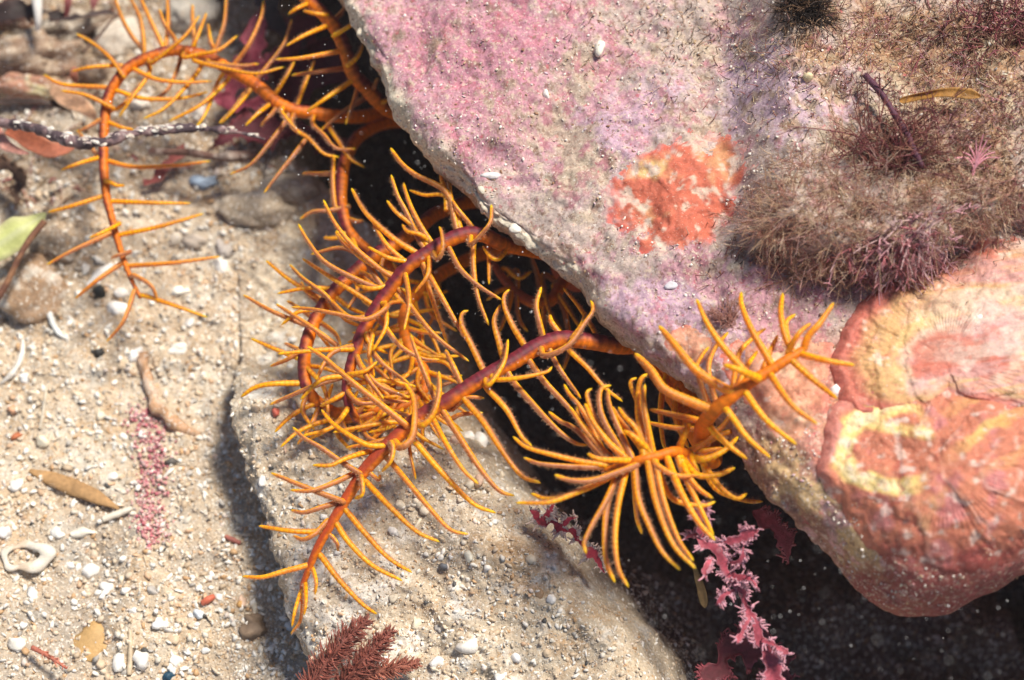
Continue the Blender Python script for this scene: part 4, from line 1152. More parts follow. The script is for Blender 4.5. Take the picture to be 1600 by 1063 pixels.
frond('maroon_frond', 'broad dark maroon seaweed frond at the bottom edge in the hollow', 'seaweed', [(1100, 1085, .6), (1125, 1035, .6), (1165, 1018, .7), (1210, 1030, .7), (1235, 1090, .6)], [16, 26, 34, 30, 20], 5, (0.13, 0.02, 0.03), (0.30, 0.07, 0.09), None, 12, frill=160)
frond('ochre_frond', 'narrow ochre seaweed blade under the hanging pinnules', 'seaweed', [(1085, 880, 2.0), (1098, 915, 1.8), (1102, 950, 1.6)], [6, 9, 9, 5], .8, (0.16, 0.10, 0.04), (0.26, 0.17, 0.07), None, 13)
frond('crimson_frond', 'small crimson seaweed with whitish frills on the slab edge', 'seaweed', [(828, 798, 2.2), (850, 812, 2.2), (880, 822, 2.2), (905, 845, 2.2), (928, 870, 2.1), (945, 895, 2.0)], [9, 17, 14, 10, 12, 6], 7, (0.46, 0.04, 0.065), (0.70, 0.55, 0.48),
      [([(850, 812, 2.2), (858, 798, 2.3), (866, 788, 2.3)], [4, 8, 6, 3]), ([(880, 822, 2.2), (892, 812, 2.3), (902, 808, 2.3)], [4, 7, 6, 3])], 14, frill=240)
frond('hollow_frond', 'dull red seaweed frond hanging under the boulder\'s lower edge', 'seaweed', [(1175, 800, 2.3), (1205, 825, 2.3), (1228, 850, 2.2), (1232, 880, 2.0)], [8, 18, 20, 14, 6], 4, (0.30, 0.05, 0.06), (0.42, 0.12, 0.13), None, 15, frill=60)

# feathery red weed at the bottom edge
def plume(bag, path, width, col, n=230, r=0.015):
    c3, s3 = spline(PA(path), step=0.03)
    L = s3[-1]
    v, f, _, _ = tube(c3, np.linspace(0.05, 0.025, len(c3)), 6)
    bag.add(v, f, np.array(col) * 0.8)
    t = np.gradient(c3, axis=0)
    t /= np.linalg.norm(t, axis=1)[:, None]
    for i in range(n):
        k = int((i + random.random()) / n * (len(c3) - 1))
        for sgn in (-1, 1):
            sdv = np.cross(t[k], np.array([0, -.35, .93])) * sgn
            d = sdv + t[k] * random.uniform(0.5, 0.9) + np.array([0, -.2, .5]) * random.uniform(-.5, .6)
            d /= np.linalg.norm(d)
            if random.random() < .12:
                continue
            l = np.interp(k / len(c3), [0, .2, .7, 1], width) / 86.0 * random.uniform(.55, 1.15)
            d = d + .45 * rng.normal(size=3)
            d /= np.linalg.norm(d)
            p = c3[k]
            strands(bag, [np.array([p, p + d * l * .5, p + d * l + t[k] * l * .25])], r, r * .45, [np.array(col) * random.uniform(.75, 1.35)], k=4, n=4)


bg_ = Bag()
RW = (0.31, 0.105, 0.08)
plume(bg_, [(468, 1095, 1.6), (500, 1050, 1.9), (535, 1005, 2.2), (575, 968, 2.4)], [16, 28, 26, 8], RW)
plume(bg_, [(520, 1090, 1.6), (550, 1050, 1.9), (585, 1015, 2.1), (612, 985, 2.2)], [14, 24, 22, 8], RW)
plume(bg_, [(530, 1085, 1.5), (570, 1058, 1.7), (610, 1045, 1.8), (655, 1036, 1.9)], [10, 18, 18, 6], (0.40, 0.15, 0.105))
tag(bg_.build('feathery_seaweed', M_weed), 'brick-red feathery seaweed at the bottom edge against the slab', 'seaweed')
bgk = Bag()
plume(bgk, [(50, 1012, .4), (75, 1025, .45), (105, 1045, .4)], [4, 9, 8, 3], (0.55, 0.18, 0.12), n=24)
tag(bgk.build('seaweed_sprig', M_weed), 'tiny coral-red seaweed sprig on the sand at lower left', 'seaweed')

# bead-like pink coralline strip on the sand
bag = Bag()
iv, jf = ico(1)
mainp, _ = spline(np.array([(222, 640, 0), (236, 690, 0), (240, 740, 0), (232, 790, 0), (243, 850, 0)], float), n=200)
for i in range(620):
    q = mainp[int(random.random() ** 1.0 * 199)]
    p, nm = hit(q[0] + random.gauss(0, 13), q[1] + random.gauss(0, 8), (BV_sand,))
    r = random.uniform(0.016, 0.042)
    bag.add(iv * np.array([r, r * random.uniform(.7, 1.3), r]) + p + np.array([0, 0, random.uniform(0.0, 0.07)]), jf.tolist(), np.array(random.choice([(0.60, 0.30, 0.30), (0.66, 0.36, 0.36), (0.52, 0.16, 0.20), (0.70, 0.48, 0.46)])) * random.uniform(.85, 1.15))
cw = bag.build('coralline_weed', M_weed)
cw['kind'] = 'stuff'
tag(cw, 'strip of beady pink coralline weed lying on the open sand', 'seaweed')

# red leaves behind the hooked arm
frond('red_leaf_weed', 'translucent maroon leaf-like seaweed behind the hooked arm', 'seaweed', [(352, 170, .7), (375, 120, 1.0), (395, 70, 1.3), (408, 12, 1.5)], [40, 58, 52, 34, 10], 2.2, (0.25, 0.045, 0.075), (0.33, 0.075, 0.11),
      [([(385, 140, 1.0), (420, 100, 1.2), (452, 70, 1.2)], [25, 34, 22, 8]), ([(370, 160, .8), (395, 165, .9), (430, 150, 1.0)], [18, 28, 24, 10])], 21)
frond('dark_leaf_weed', 'very dark maroon leafy seaweed in the gap beside the boulder', 'seaweed', [(400, 215, .4), (440, 170, .6), (480, 130, .7), (515, 60, .8)], [36, 62, 66, 58, 20], 2, (0.10, 0.015, 0.028), (0.13, 0.025, 0.04), None, 22)
frond('dark_leaf_weed', 'dark maroon seaweed leaf stretching left under the hooked arm', 'seaweed', [(540, 235, .4), (490, 205, .6), (430, 195, .7), (370, 205, .7), (325, 235, .6)], [20, 34, 36, 26, 8], 2.4, (0.11, 0.018, 0.030), (0.2, 0.04, 0.055), None, 24, frill=80)
frond('dark_leaf_weed', 'dark maroon seaweed leaf between the hooked arm and the top edge', 'seaweed', [(430, 150, .6), (455, 100, .8), (470, 50, .9), (500, 10, .9)], [16, 36, 38, 12], 2.4, (0.14, 0.022, 0.036), (0.22, 0.05, 0.065), None, 25, frill=60)
frond('red_scrap', 'dull red seaweed scrap lying under the encrusted twig', 'seaweed', [(225, 290, .4), (250, 270, .5), (275, 245, .6), (290, 225, .6)], [8, 16, 18, 10], 4, (0.34, 0.09, 0.08), (0.44, 0.2, 0.17), None, 23)

lb_ = Bag()
LIT = [(0.20, 0.10, 0.06), (0.30, 0.12, 0.08), (0.10, 0.05, 0.04), (0.42, 0.30, 0.18), (0.34, 0.08, 0.09), (0.50, 0.38, 0.28)]
for i in range(420):
    x = random.uniform(-40, 470)
    y = random.uniform(-30, 330)
    if random.random() > 1.0 - max(0, (y - 170) / 200) and x > 130:
        continue
    if x > 180 and random.random() < .45:
        continue
    p, nm = hit(x, y)
    a = random.gauss(0.15, 0.7)
    L = random.choice((.15, .25, .4, .7))
    d = np.array([math.cos(a), math.sin(a), random.uniform(-.05, .25)])
    sdv = np.array([-d[1], d[0], 0.2])
    k_ = random.uniform(-.35, .35)
    r_ = random.choice((.012, .018, .028))
    strands(lb_, [np.array([p - d * L * .5 + nm * .03, p + nm * .12 + sdv * k_ * L, p + d * L * .5 + nm * .05])], r_, r_ * .5, [np.array(random.choice(LIT)) * random.uniform(.7, 1.3)], k=5, n=7)
lo = lb_.build('seaweed_litter', M_weed)
lo['kind'] = 'stuff'
lo['label'] = 'tangled bits of dead seaweed littering the sand at the top left'

# sprig and blade on the boulder
bs = Bag()
root, nrm = hit(1519, 275, (BV_b,))
upv = UP * 0.8 + nrm * 0.6
for a in np.linspace(-1.0, 1.0, 9):
    hgt = 0.20 + 0.25 * (1 - abs(a))
    p0 = root + upv * hgt * 0.45
    strands(bs, [np.array([root, p0, p0 + RIGHT * a * 0.15 + upv * 0.14, p0 + RIGHT * a * 0.36 + upv * (0.34 - 0.2 * abs(a))])], 0.022, 0.010, [np.array((0.66, 0.28, 0.34)) * random.uniform(.9, 1.15)], k=5, n=8)
tag(bs.build('coralline_sprig', M_weed), 'little bright pink coralline sprig at the right edge of the boulder', 'seaweed')


def on(px, py, dz=0.1):
    p, _ = hit(px, py)
    return p[2] + dz


frond('brown_blade', 'narrow curved ochre-brown blade lying over the turf', 'seaweed', [(1405, 158, on(1405, 158, .15)), (1440, 149, on(1440, 149, .35)), (1480, 145, on(1480, 145, .4)), (1532, 152, on(1532, 152, .25))], [10, 11, 11, 9], .6, (0.36, 0.17, 0.035), (0.42, 0.22, 0.06), None, 31, curl=.3)
bt = Bag()
zq = lambda x, y, d: (x, y, on(x, y, d))
pth = PA([zq(1352, 118, .2), zq(1380, 150, .4), zq(1395, 175, .4), zq(1418, 210, .35), zq(1426, 232, .3), zq(1442, 262, .2)])
c3, s3 = spline(pth, step=.03)
v, f, _, ix = tube(c3, np.full(len(c3), 0.06) * (1 + .35 * vnoise(np.c_[s3 * 4, 0 * s3, 0 * s3], 5)), 7)
bt.add(v, f, np.array((0.10, 0.035, 0.06)))
for i in range(10):
    k = random.randrange(4, len(c3) - 4)
    d = rng.normal(size=3); d /= np.linalg.norm(d)
    strands(bt, [np.array([c3[k], c3[k] + d * .15, c3[k] + d * .3 + np.array([0, 0, .05])])], .022, .008, [(0.16, 0.05, 0.07)], k=4, n=4)
tag(bt.build('purple_seaweed', M_weed), 'knotted dark purple stem standing beside the ochre-brown blade', 'seaweed')

# ------------------------------------------------------------------ twig, blades and debris at the left
tw = empty('twig', tuple(P(200, 205, 2.6)), 'dark encrusted twig lying across the hooked arm', 'twig')
c3, s3 = spline(PA([(-40, 186, 2.6), (20, 194, 2.7), (60, 203, 2.8), (110, 221, 2.9), (160, 222, 2.95), (215, 208, 2.95), (290, 201, 2.9), (350, 204, 2.8), (390, 211, 2.7), (414, 218, 2.6)]), step=.03)
rr = np.interp(s3 / s3[-1], [0, .5, .85, 1], [.10, .085, .06, .015]) * (1 + .35 * fbm(np.c_[s3, 0 * s3, 0 * s3], 3, 3, 3))
v, f, ang, ix = tube(c3, rr, 12)
v = v + (v - np.vstack([np.repeat(c3, 12, 0), c3[:1], c3[-1:]])) * (.35 * fbm(v, 8, 3, 8))[:, None]
tn = fbm(v, 5, 3, 9)
c = mixc(np.tile(np.array((0.075, 0.05, 0.06)), (len(v), 1)), (0.26, 0.17, 0.17), sm(tn * 2.2 + .1))
make('stem', v, f, M_wood, tw, mixc(c, (0.5, 0.42, 0.42), .8 * sm(fbm(v, 10, 2, 11) * 1.6 - .6)))
bag = Bag()
for i in range(120):
    k = random.choice([random.randrange(len(c3)), int(random.gauss(.42, .05) * len(c3)), int(random.gauss(.64, .03) * len(c3))]) % len(c3)
    d = rng.normal(size=3) + np.array([0, .3, .8]); d /= np.linalg.norm(d)
    r = random.uniform(.01, .042)
    bag.add(iv * np.array([2.0, 1, .8]) * r * (1 + .4 * rng.normal(size=(len(iv), 1))) + c3[k] + d * (rr[k] + r * .3), jf.tolist(), np.array(random.choice([(.7, .66, .6), (.6, .52, .44), (.45, .36, .34)])))
ot = bag.build('encrusting_grains', M_grain, tw, smooth=False)
ot['kind'] = 'stuff'

# branch of debris under the twig
c3, s3 = spline(PA([(235, 238, 1.0), (290, 238, 1.1), (340, 245, 1.1), (400, 242, 1.0)]), step=.03)
v, f, ang, ix = tube(c3, .09 * (1 + .4 * fbm(np.c_[s3, 0 * s3, 0 * s3], 3, 3, 33)), 9)
c = mixc(np.tile(np.array((0.14, 0.075, 0.06)), (len(v), 1)), (0.5, 0.42, 0.36), sm(fbm(v, 6, 3, 19) * 1.5 - .2))
tag(make('thin_twig', v, f, M_wood, None, c), 'thin brown twig lying just below the dark encrusted twig', 'twig')


def stone(name, label, cat, px, py, size, col, z=None, rot=0, sub=4, rough=.22, sink=.3, col2=None, mat=None, group=None, freq=1.3, tilt=0.0):
    """irregular pebble or fragment, size in pixels (x, y) and height in cm"""
    v, f = ico(sub)
    a, b = size[0] / 84.0, size[1] / 84.0 / .93
    h = size[2]
    n = fbm(v + px * .37, freq, 3, int(px) % 91) * rough
    n2 = fbm(v + py * .21, freq * 4, 2, int(py) % 83) * rough * .35
    w_ = v * (1 + n + n2)[:, None]
    w_[:, 2] *= 1.0
    w_ = w_ * np.array([a, b, h])
    w_ = w_ @ rotm(math.radians(-rot), tilt, 0).T
    if z is None:
        p, _ = hit(px, py)
    else:
        p = P(px, py, z)
    w_ = w_ + p + np.array([0, 0, h * (1 - 2 * sink) * .6])
    c = np.tile(np.array(col, float), (len(v), 1)) * (1 + .25 * n / max(rough, .01))[:, None]
    if col2 is not None:
        c = mixc(c, col2, sm(fbm(w_, 3.2, 4, int(px + py) % 77, .6) * 1.6))
    return tag(make(name, w_, f, mat or M_chip, None, c, smooth=sub > 2), label, cat, group)


stone('rubble_stone', 'pale triangular stone between the raised pinnules near the top left', 'stone', 186, 66, (46, 36, .35), (0.55, 0.48, 0.40), rot=-20, col2=(0.66, 0.60, 0.52), mat=M_sand)
stone('rubble_stone', 'knobbly tan rubble block with yellowish bumps at the left edge', 'stone', 50, 100, (95, 34, .6), (0.30, 0.20, 0.14), rot=-8, col2=(0.56, 0.45, 0.34), mat=M_sand, rough=.34, freq=2.2)
stone('rubble_stone', 'rough grey-brown ridge of rubble along the top left', 'stone', 110, 56, (85, 22, .5), (0.24, 0.17, 0.12), rot=-12, col2=(0.56, 0.50, 0.42), mat=M_sand, rough=.36, freq=2.4)
stone('rubble_stone', 'flat brown rubble block behind the white spine', 'stone', 30, 42, (48, 20, .45), (0.18, 0.09, 0.06), rot=-5, col2=(0.45, 0.33, 0.23), mat=M_sand, rough=.3)
stone('rubble_stone', 'pinkish rubble piece above the dark twig at the left edge', 'stone', 60, 150, (70, 22, .5), (0.44, 0.22, 0.15), rot=4, col2=(0.60, 0.52, 0.30), mat=M_sand, rough=.3)
stone('rubble_stone', 'dark brown stone half hidden behind the hooked arm', 'stone', 150, 122, (26, 20, .4), (0.22, 0.15, 0.10), rot=0, col2=(0.34, 0.26, 0.2), mat=M_sand)
stone('rubble_stone', 'round mottled brown and white stone below the green shell', 'stone', 48, 455, (62, 52, .55), (0.40, 0.26, 0.16), col2=(0.62, 0.56, 0.48), mat=M_sand, rough=.2, sink=.45)
stone('rubble_stone', 'dark stone lying in shade beside the yellow-green shell', 'stone', 92, 392, (46, 30, .4), (0.26, 0.20, 0.15), col2=(0.42, 0.36, 0.30), mat=M_sand, sink=.4)
stone('rubble_stone', 'sandy lump under the free pinnules right of the hooked arm', 'stone', 400, 330, (60, 34, .35), (0.44, 0.36, 0.27), col2=(0.58, 0.50, 0.42), mat=M_sand, sink=.42)
stone('rubble_stone', 'greyish stone at the foot of the short dark-backed arm', 'stone', 455, 300, (50, 24, .4), (0.36, 0.29, 0.23), col2=(0.5, 0.44, 0.36), mat=M_sand, sink=.4)
stone('rubble_stone', 'grey-white stone lump at the very top beside raised pinnules', 'stone', 300, 25, (50, 40, .4), (0.50, 0.46, 0.40), col2=(0.62, 0.57, 0.5), mat=M_sand, sink=.4)
for (x, y, sx, sy, h, colr, lb) in [(66, 88, 19, 13, .2, (0.68, 0.64, 0.36), 'yellowish rounded knob on the tan rubble block'), (30, 104, 22, 12, .2, (0.66, 0.60, 0.32), 'flatter yellow knob at the end of the tan rubble block'), (60, 146, 15, 12, .2, (0.64, 0.60, 0.33), 'dull yellow knob on the pinkish rubble piece'), (74, 134, 13, 12, .18, (0.72, 0.74, 0.78), 'bluish-white chip wedged above the pinkish rubble')]:
    stone('knob', lb, 'shell bit', x, y, (sx, sy, h), colr, rough=.12, sub=3)
frond('pink_blade', 'salmon pink blade with a frayed tip at the left edge', 'seaweed', [(-30, 190, 2.2), (0, 212, 2.3), (25, 230, 2.3), (46, 240, 2.3)], [14, 15, 13, 8], .8, (0.62, 0.28, 0.22), (0.70, 0.44, 0.36), None, 41)
frond('rust_blade', 'wide rusty red blade under the dark twig', 'seaweed', [(10, 205, 1.7), (45, 225, 1.8), (80, 235, 1.8), (120, 228, 1.7)], [12, 24, 20, 8], .8, (0.34, 0.10, 0.05), (0.40, 0.16, 0.09), None, 42)
frond('tan_blade', 'glossy tan blade pointing at the hooked arm', 'seaweed', [(80, 140, 1.5), (105, 155, 1.6), (130, 172, 1.6), (152, 190, 1.5)], [10, 17, 16, 6], .6, (0.56, 0.33, 0.20), (0.62, 0.42, 0.28), None, 43)
frond('maroon_scrap', 'maroon seaweed scrap hanging at the top left edge', 'seaweed', [(112, -20, 1.2), (108, 5, 1.2), (104, 28, 1.0)], [12, 13, 8, 4], 1.5, (0.20, 0.05, 0.05), (0.28, 0.09, 0.08), None, 44)
frond('maroon_scrap', 'broader maroon seaweed scrap right beside the pale triangular stone', 'seaweed', [(150, -20, 1.2), (148, 0, 1.2), (146, 16, 1.1)], [18, 18, 12, 6], 1.5, (0.26, 0.08, 0.08), (0.34, 0.13, 0.12), None, 45)
frond('black_weed', 'blackish seaweed clump filling the gap at the top left corner', 'seaweed', [(-25, 20, .9), (15, 18, 1.0), (45, 10, 1.0), (80, 22, .9), (105, 30, .8)], [22, 26, 24, 18, 8], 3, (0.035, 0.022, 0.022), (0.09, 0.045, 0.04), None, 51, frill=90)
frond('black_weed', 'thin blackish seaweed strip under the pinkish rubble piece', 'seaweed', [(-20, 158, 1.4), (30, 160, 1.4), (70, 160, 1.4), (105, 172, 1.2), (118, 190, 1.0)], [5, 8, 7, 8, 4], 3, (0.05, 0.03, 0.025), (0.12, 0.07, 0.05), None, 52)
frond('black_weed', 'dark brown seaweed strands below the salmon pink blade', 'seaweed', [(-15, 250, .8), (10, 262, .8), (30, 285, .7), (25, 320, .6)], [10, 16, 14, 6], 4, (0.10, 0.055, 0.035), (0.2, 0.12, 0.08), None, 53, frill=80)
frond('black_weed', 'dark seaweed edge along the top of the rough rubble ridge', 'seaweed', [(95, 30, 1.3), (130, 26, 1.3), (165, 18, 1.2), (185, 26, 1.1)], [5, 8, 8, 4], 4, (0.05, 0.03, 0.03), (0.14, 0.08, 0.07), None, 54)
frond('black_weed', 'dark sprawling seaweed behind the arm entering at the top', 'seaweed', [(405, -25, .8), (430, 15, .9), (455, 55, .9), (470, 95, .8)], [24, 34, 34, 20], 2, (0.045, 0.025, 0.025), (0.10, 0.05, 0.045), None, 55)
frond('russet_frond', 'russet seaweed frond stub beside the dark brown stone', 'seaweed', [(118, 105, 1.3), (116, 118, 1.2), (118, 130, 1.0)], [7, 9, 6], 1, (0.45, 0.16, 0.10), (0.5, 0.22, 0.15), None, 46)
frond('green_shell', 'yellow-green curved shell flake at the left edge', 'shell', [(-40, 405, .9), (0, 382, 1.0), (35, 358, 1.1), (72, 334, 1.0)], [30, 44, 40, 12], .7, (0.44, 0.47, 0.17), (0.50, 0.47, 0.26), None, 47, mat=M_chip, thick=.05, mid=(0.52, 0.54, 0.3))
c3, s3 = spline(PA([(70, 346, 1.25), (48, 372, 1.2), (30, 402, 1.1), (12, 440, .9), (-12, 480, .7)]), step=.03)
v, f, _, ix = tube(c3, .06 * (1 + .2 * vnoise(np.c_[s3 * 3, 0 * s3, 0 * s3], 3)), 8)
tag(make('stalk', v, f, M_wood, None, mixc(np.tile(np.array((.16, .07, .045)), (len(v), 1)), (.30, .15, .08), sm(fbm(v, 5, 2, 4)))), 'thin dark brown stalk crossing the yellow-green shell', 'twig')
c3, s3 = spline(PA([(56, -30, 1.6), (58, 0, 1.5), (60, 30, 1.3), (59, 47, 1.1)]), step=.03)
v, f, _, ix = tube(c3, np.interp(s3, [0, s3[-1]], [.15, .05]), 10)
tag(make('sea_urchin_spine', v, f, M_chip, None, (0.82, 0.80, 0.76)), 'white tapering spine standing upright at the top left', 'spine')
c3, s3 = spline(PA([(130, 82, 1.6), (150, 62, 1.6), (172, 35, 1.5), (185, 22, 1.5)]), step=.03)
v, f, _, ix = tube(c3, .025, 6)
tag(make('fine_stalk', v, f, M_wood, None, (.14, .08, .06)), 'hair-thin dark stalk across the rubble near the pale triangular stone', 'twig')


# ------------------------------------------------------------------ debris on the sand
def rod(name, label, cat, pts, rad, col, flat=1.0, mat=None, k=10, nz=.1, col2=None, group=None):
    pp = []
    for a, b, dz in pts:
        p, _ = hit(a, b)
        pp.append((a, b, p[2] + dz))
    c3, s3 = spline(PA(pp), step=.03)
    r = np.interp(s3 / s3[-1], np.linspace(0, 1, len(rad)), rad) / 84.0
    v, f, _, ix = tube(c3, r, k, flat)
    v = v + (v - np.vstack([np.repeat(c3, k, 0), c3[:1], c3[-1:]])) * (nz * 3 * fbm(v, 4, 3, int(pts[0][0]) % 50))[:, None]
    c = np.tile(np.array(col, float), (len(v), 1)) * (1 + .2 * fbm(v, 6, 2, 5))[:, None]
    if col2 is not None:
        c = mixc(c, col2, sm(fbm(v, 3, 3, 15) * 1.6))
    return tag(make(name, v, f, mat or M_chip, None, c), label, cat, group)


rod('worm_tube', 'curved brown sandy worm tube lying on the open sand', 'worm tube', [(222, 552, .05), (230, 595, .12), (245, 635, .14), (272, 662, .12), (312, 680, .0)], [8, 11, 11, 10, 4], (0.50, 0.30, 0.18), col2=(0.62, 0.47, 0.36), mat=M_sand, nz=.15)
rod('wood_sliver', 'flat brown wood sliver pointing right on the lower left sand', 'wood', [(46, 735, .12), (90, 752, .14), (140, 772, .14), (186, 795, .1)], [3, 13, 14, 12, 2], (0.40, 0.235, 0.105), flat=.35, mat=M_wood, nz=.02)
rod('shell_splinter', 'cream shell splinter touching the end of the wood sliver', 'shell bit', [(160, 812, .06), (185, 803, .12), (206, 794, .12)], [5, 5, 3], (0.76, 0.70, 0.58), nz=.15)
rod('worm_shell', 'small white curved worm shell right of the mottled stone', 'shell bit', [(76, 487, .08), (84, 508, .1), (95, 524, .08), (104, 530, .04)], [5, 6, 5, 3], (0.78, 0.80, 0.78))
rod('shell_sliver', 'long white shell fragment behind the arm tip, above the black pebble', 'shell bit', [(136, 448, .06), (155, 432, .08), (176, 412, .05)], [4, 10, 9, 4], (0.84, 0.82, 0.78))
rod('shell_sliver', 'short white shell sliver left of the hooked arm\'s tip', 'shell bit', [(131, 430, .05), (138, 414, .05)], [3, 5, 3], (0.80, 0.77, 0.70))
rod('shell_arc', 'thin pale arc of broken shell at the left edge, mid height', 'shell bit', [(2, 600, .03), (22, 580, .08), (34, 555, .1), (36, 530, .06)], [2, 5, 5, 2], (0.72, 0.68, 0.62))
rod('wire_stem', 'fine upright pale stem in the sand above the wood sliver', 'twig', [(62, 670, .05), (68, 640, .1), (73, 600, .1)], [2, 2.5, 2], (0.62, 0.55, 0.44))
rod('red_fragment', 'small brick-red tube fragment on the lower left sand', 'tube fragment', [(316, 943, .06), (325, 937, .08), (334, 932, .06)], [4.5, 6, 4.5], (0.56, 0.14, 0.08), nz=.04)
rod('maroon_fragment', 'dark red splinter beside the slab\'s shaded left side', 'tube fragment', [(352, 838, .06), (364, 844, .08), (376, 848, .05)], [3, 5, 3], (0.40, 0.13, 0.10))
rod('shell_splinter', 'thin white splinter right of the pink coralline strip', 'shell bit', [(256, 746, .05), (264, 738, .07), (271, 732, .05)], [2.5, 3.2, 2], (0.84, 0.80, 0.72))
rod('shell_splinter', 'pale flat shell splinter below the wood sliver', 'shell bit', [(110, 836, .05), (130, 832, .06), (152, 833, .04)], [3, 6, 3], (0.78, 0.73, 0.63), nz=.2)
rod('sand_stem', 'faint tan stem half buried at the bottom of the sand', 'twig', [(202, 1055, .03), (204, 1020, .07), (203, 985, .04)], [4, 4, 3], (0.58, 0.47, 0.33))
rod('dark_splinter', 'dark splinter beside the small brick-red fragment', 'twig', [(306, 965, .04), (318, 962, .05), (326, 964, .04)], [2, 3, 2], (0.10, 0.09, 0.08))
# ring-shaped broken shell
base, _ = hit(38, 872)
th = np.linspace(0, 2 * math.pi, 49)[:-1]
ringv, ringf = [], grid_faces(49, 10, True)
for t in np.linspace(0, 2 * math.pi, 49):
    wob = 1 + .12 * math.sin(2 * t + 1) + .07 * math.sin(5 * t)
    ex = 1.0 + .35 * max(0, math.cos(t + .2)) ** 3
    cc = base + np.array([math.cos(t) * .31 * ex * wob, math.sin(t) * .25 * wob, .10 + .03 * math.sin(3 * t)])
    rd = .06 + .085 * max(0, math.cos(t + .15)) + .015 * math.sin(5 * t)
    for a in np.linspace(0, 2 * math.pi, 10, endpoint=False):
        ringv.append(cc + np.array([math.cos(t) * math.cos(a), math.sin(t) * math.cos(a), .55 * math.sin(a)]) * rd * (1 + .12 * math.sin(3 * a + 4 * t)))
ringv = np.array(ringv)
tag(make('ring_shell', ringv, ringf, M_chip, None, mixc(np.tile(np.array((.74, .68, .58)), (len(ringv), 1)), (.58, .46, .34), sm(fbm(ringv, 4, 3, 4) * 1.6))), 'broken ring-shaped white shell on the lower left sand', 'shell')

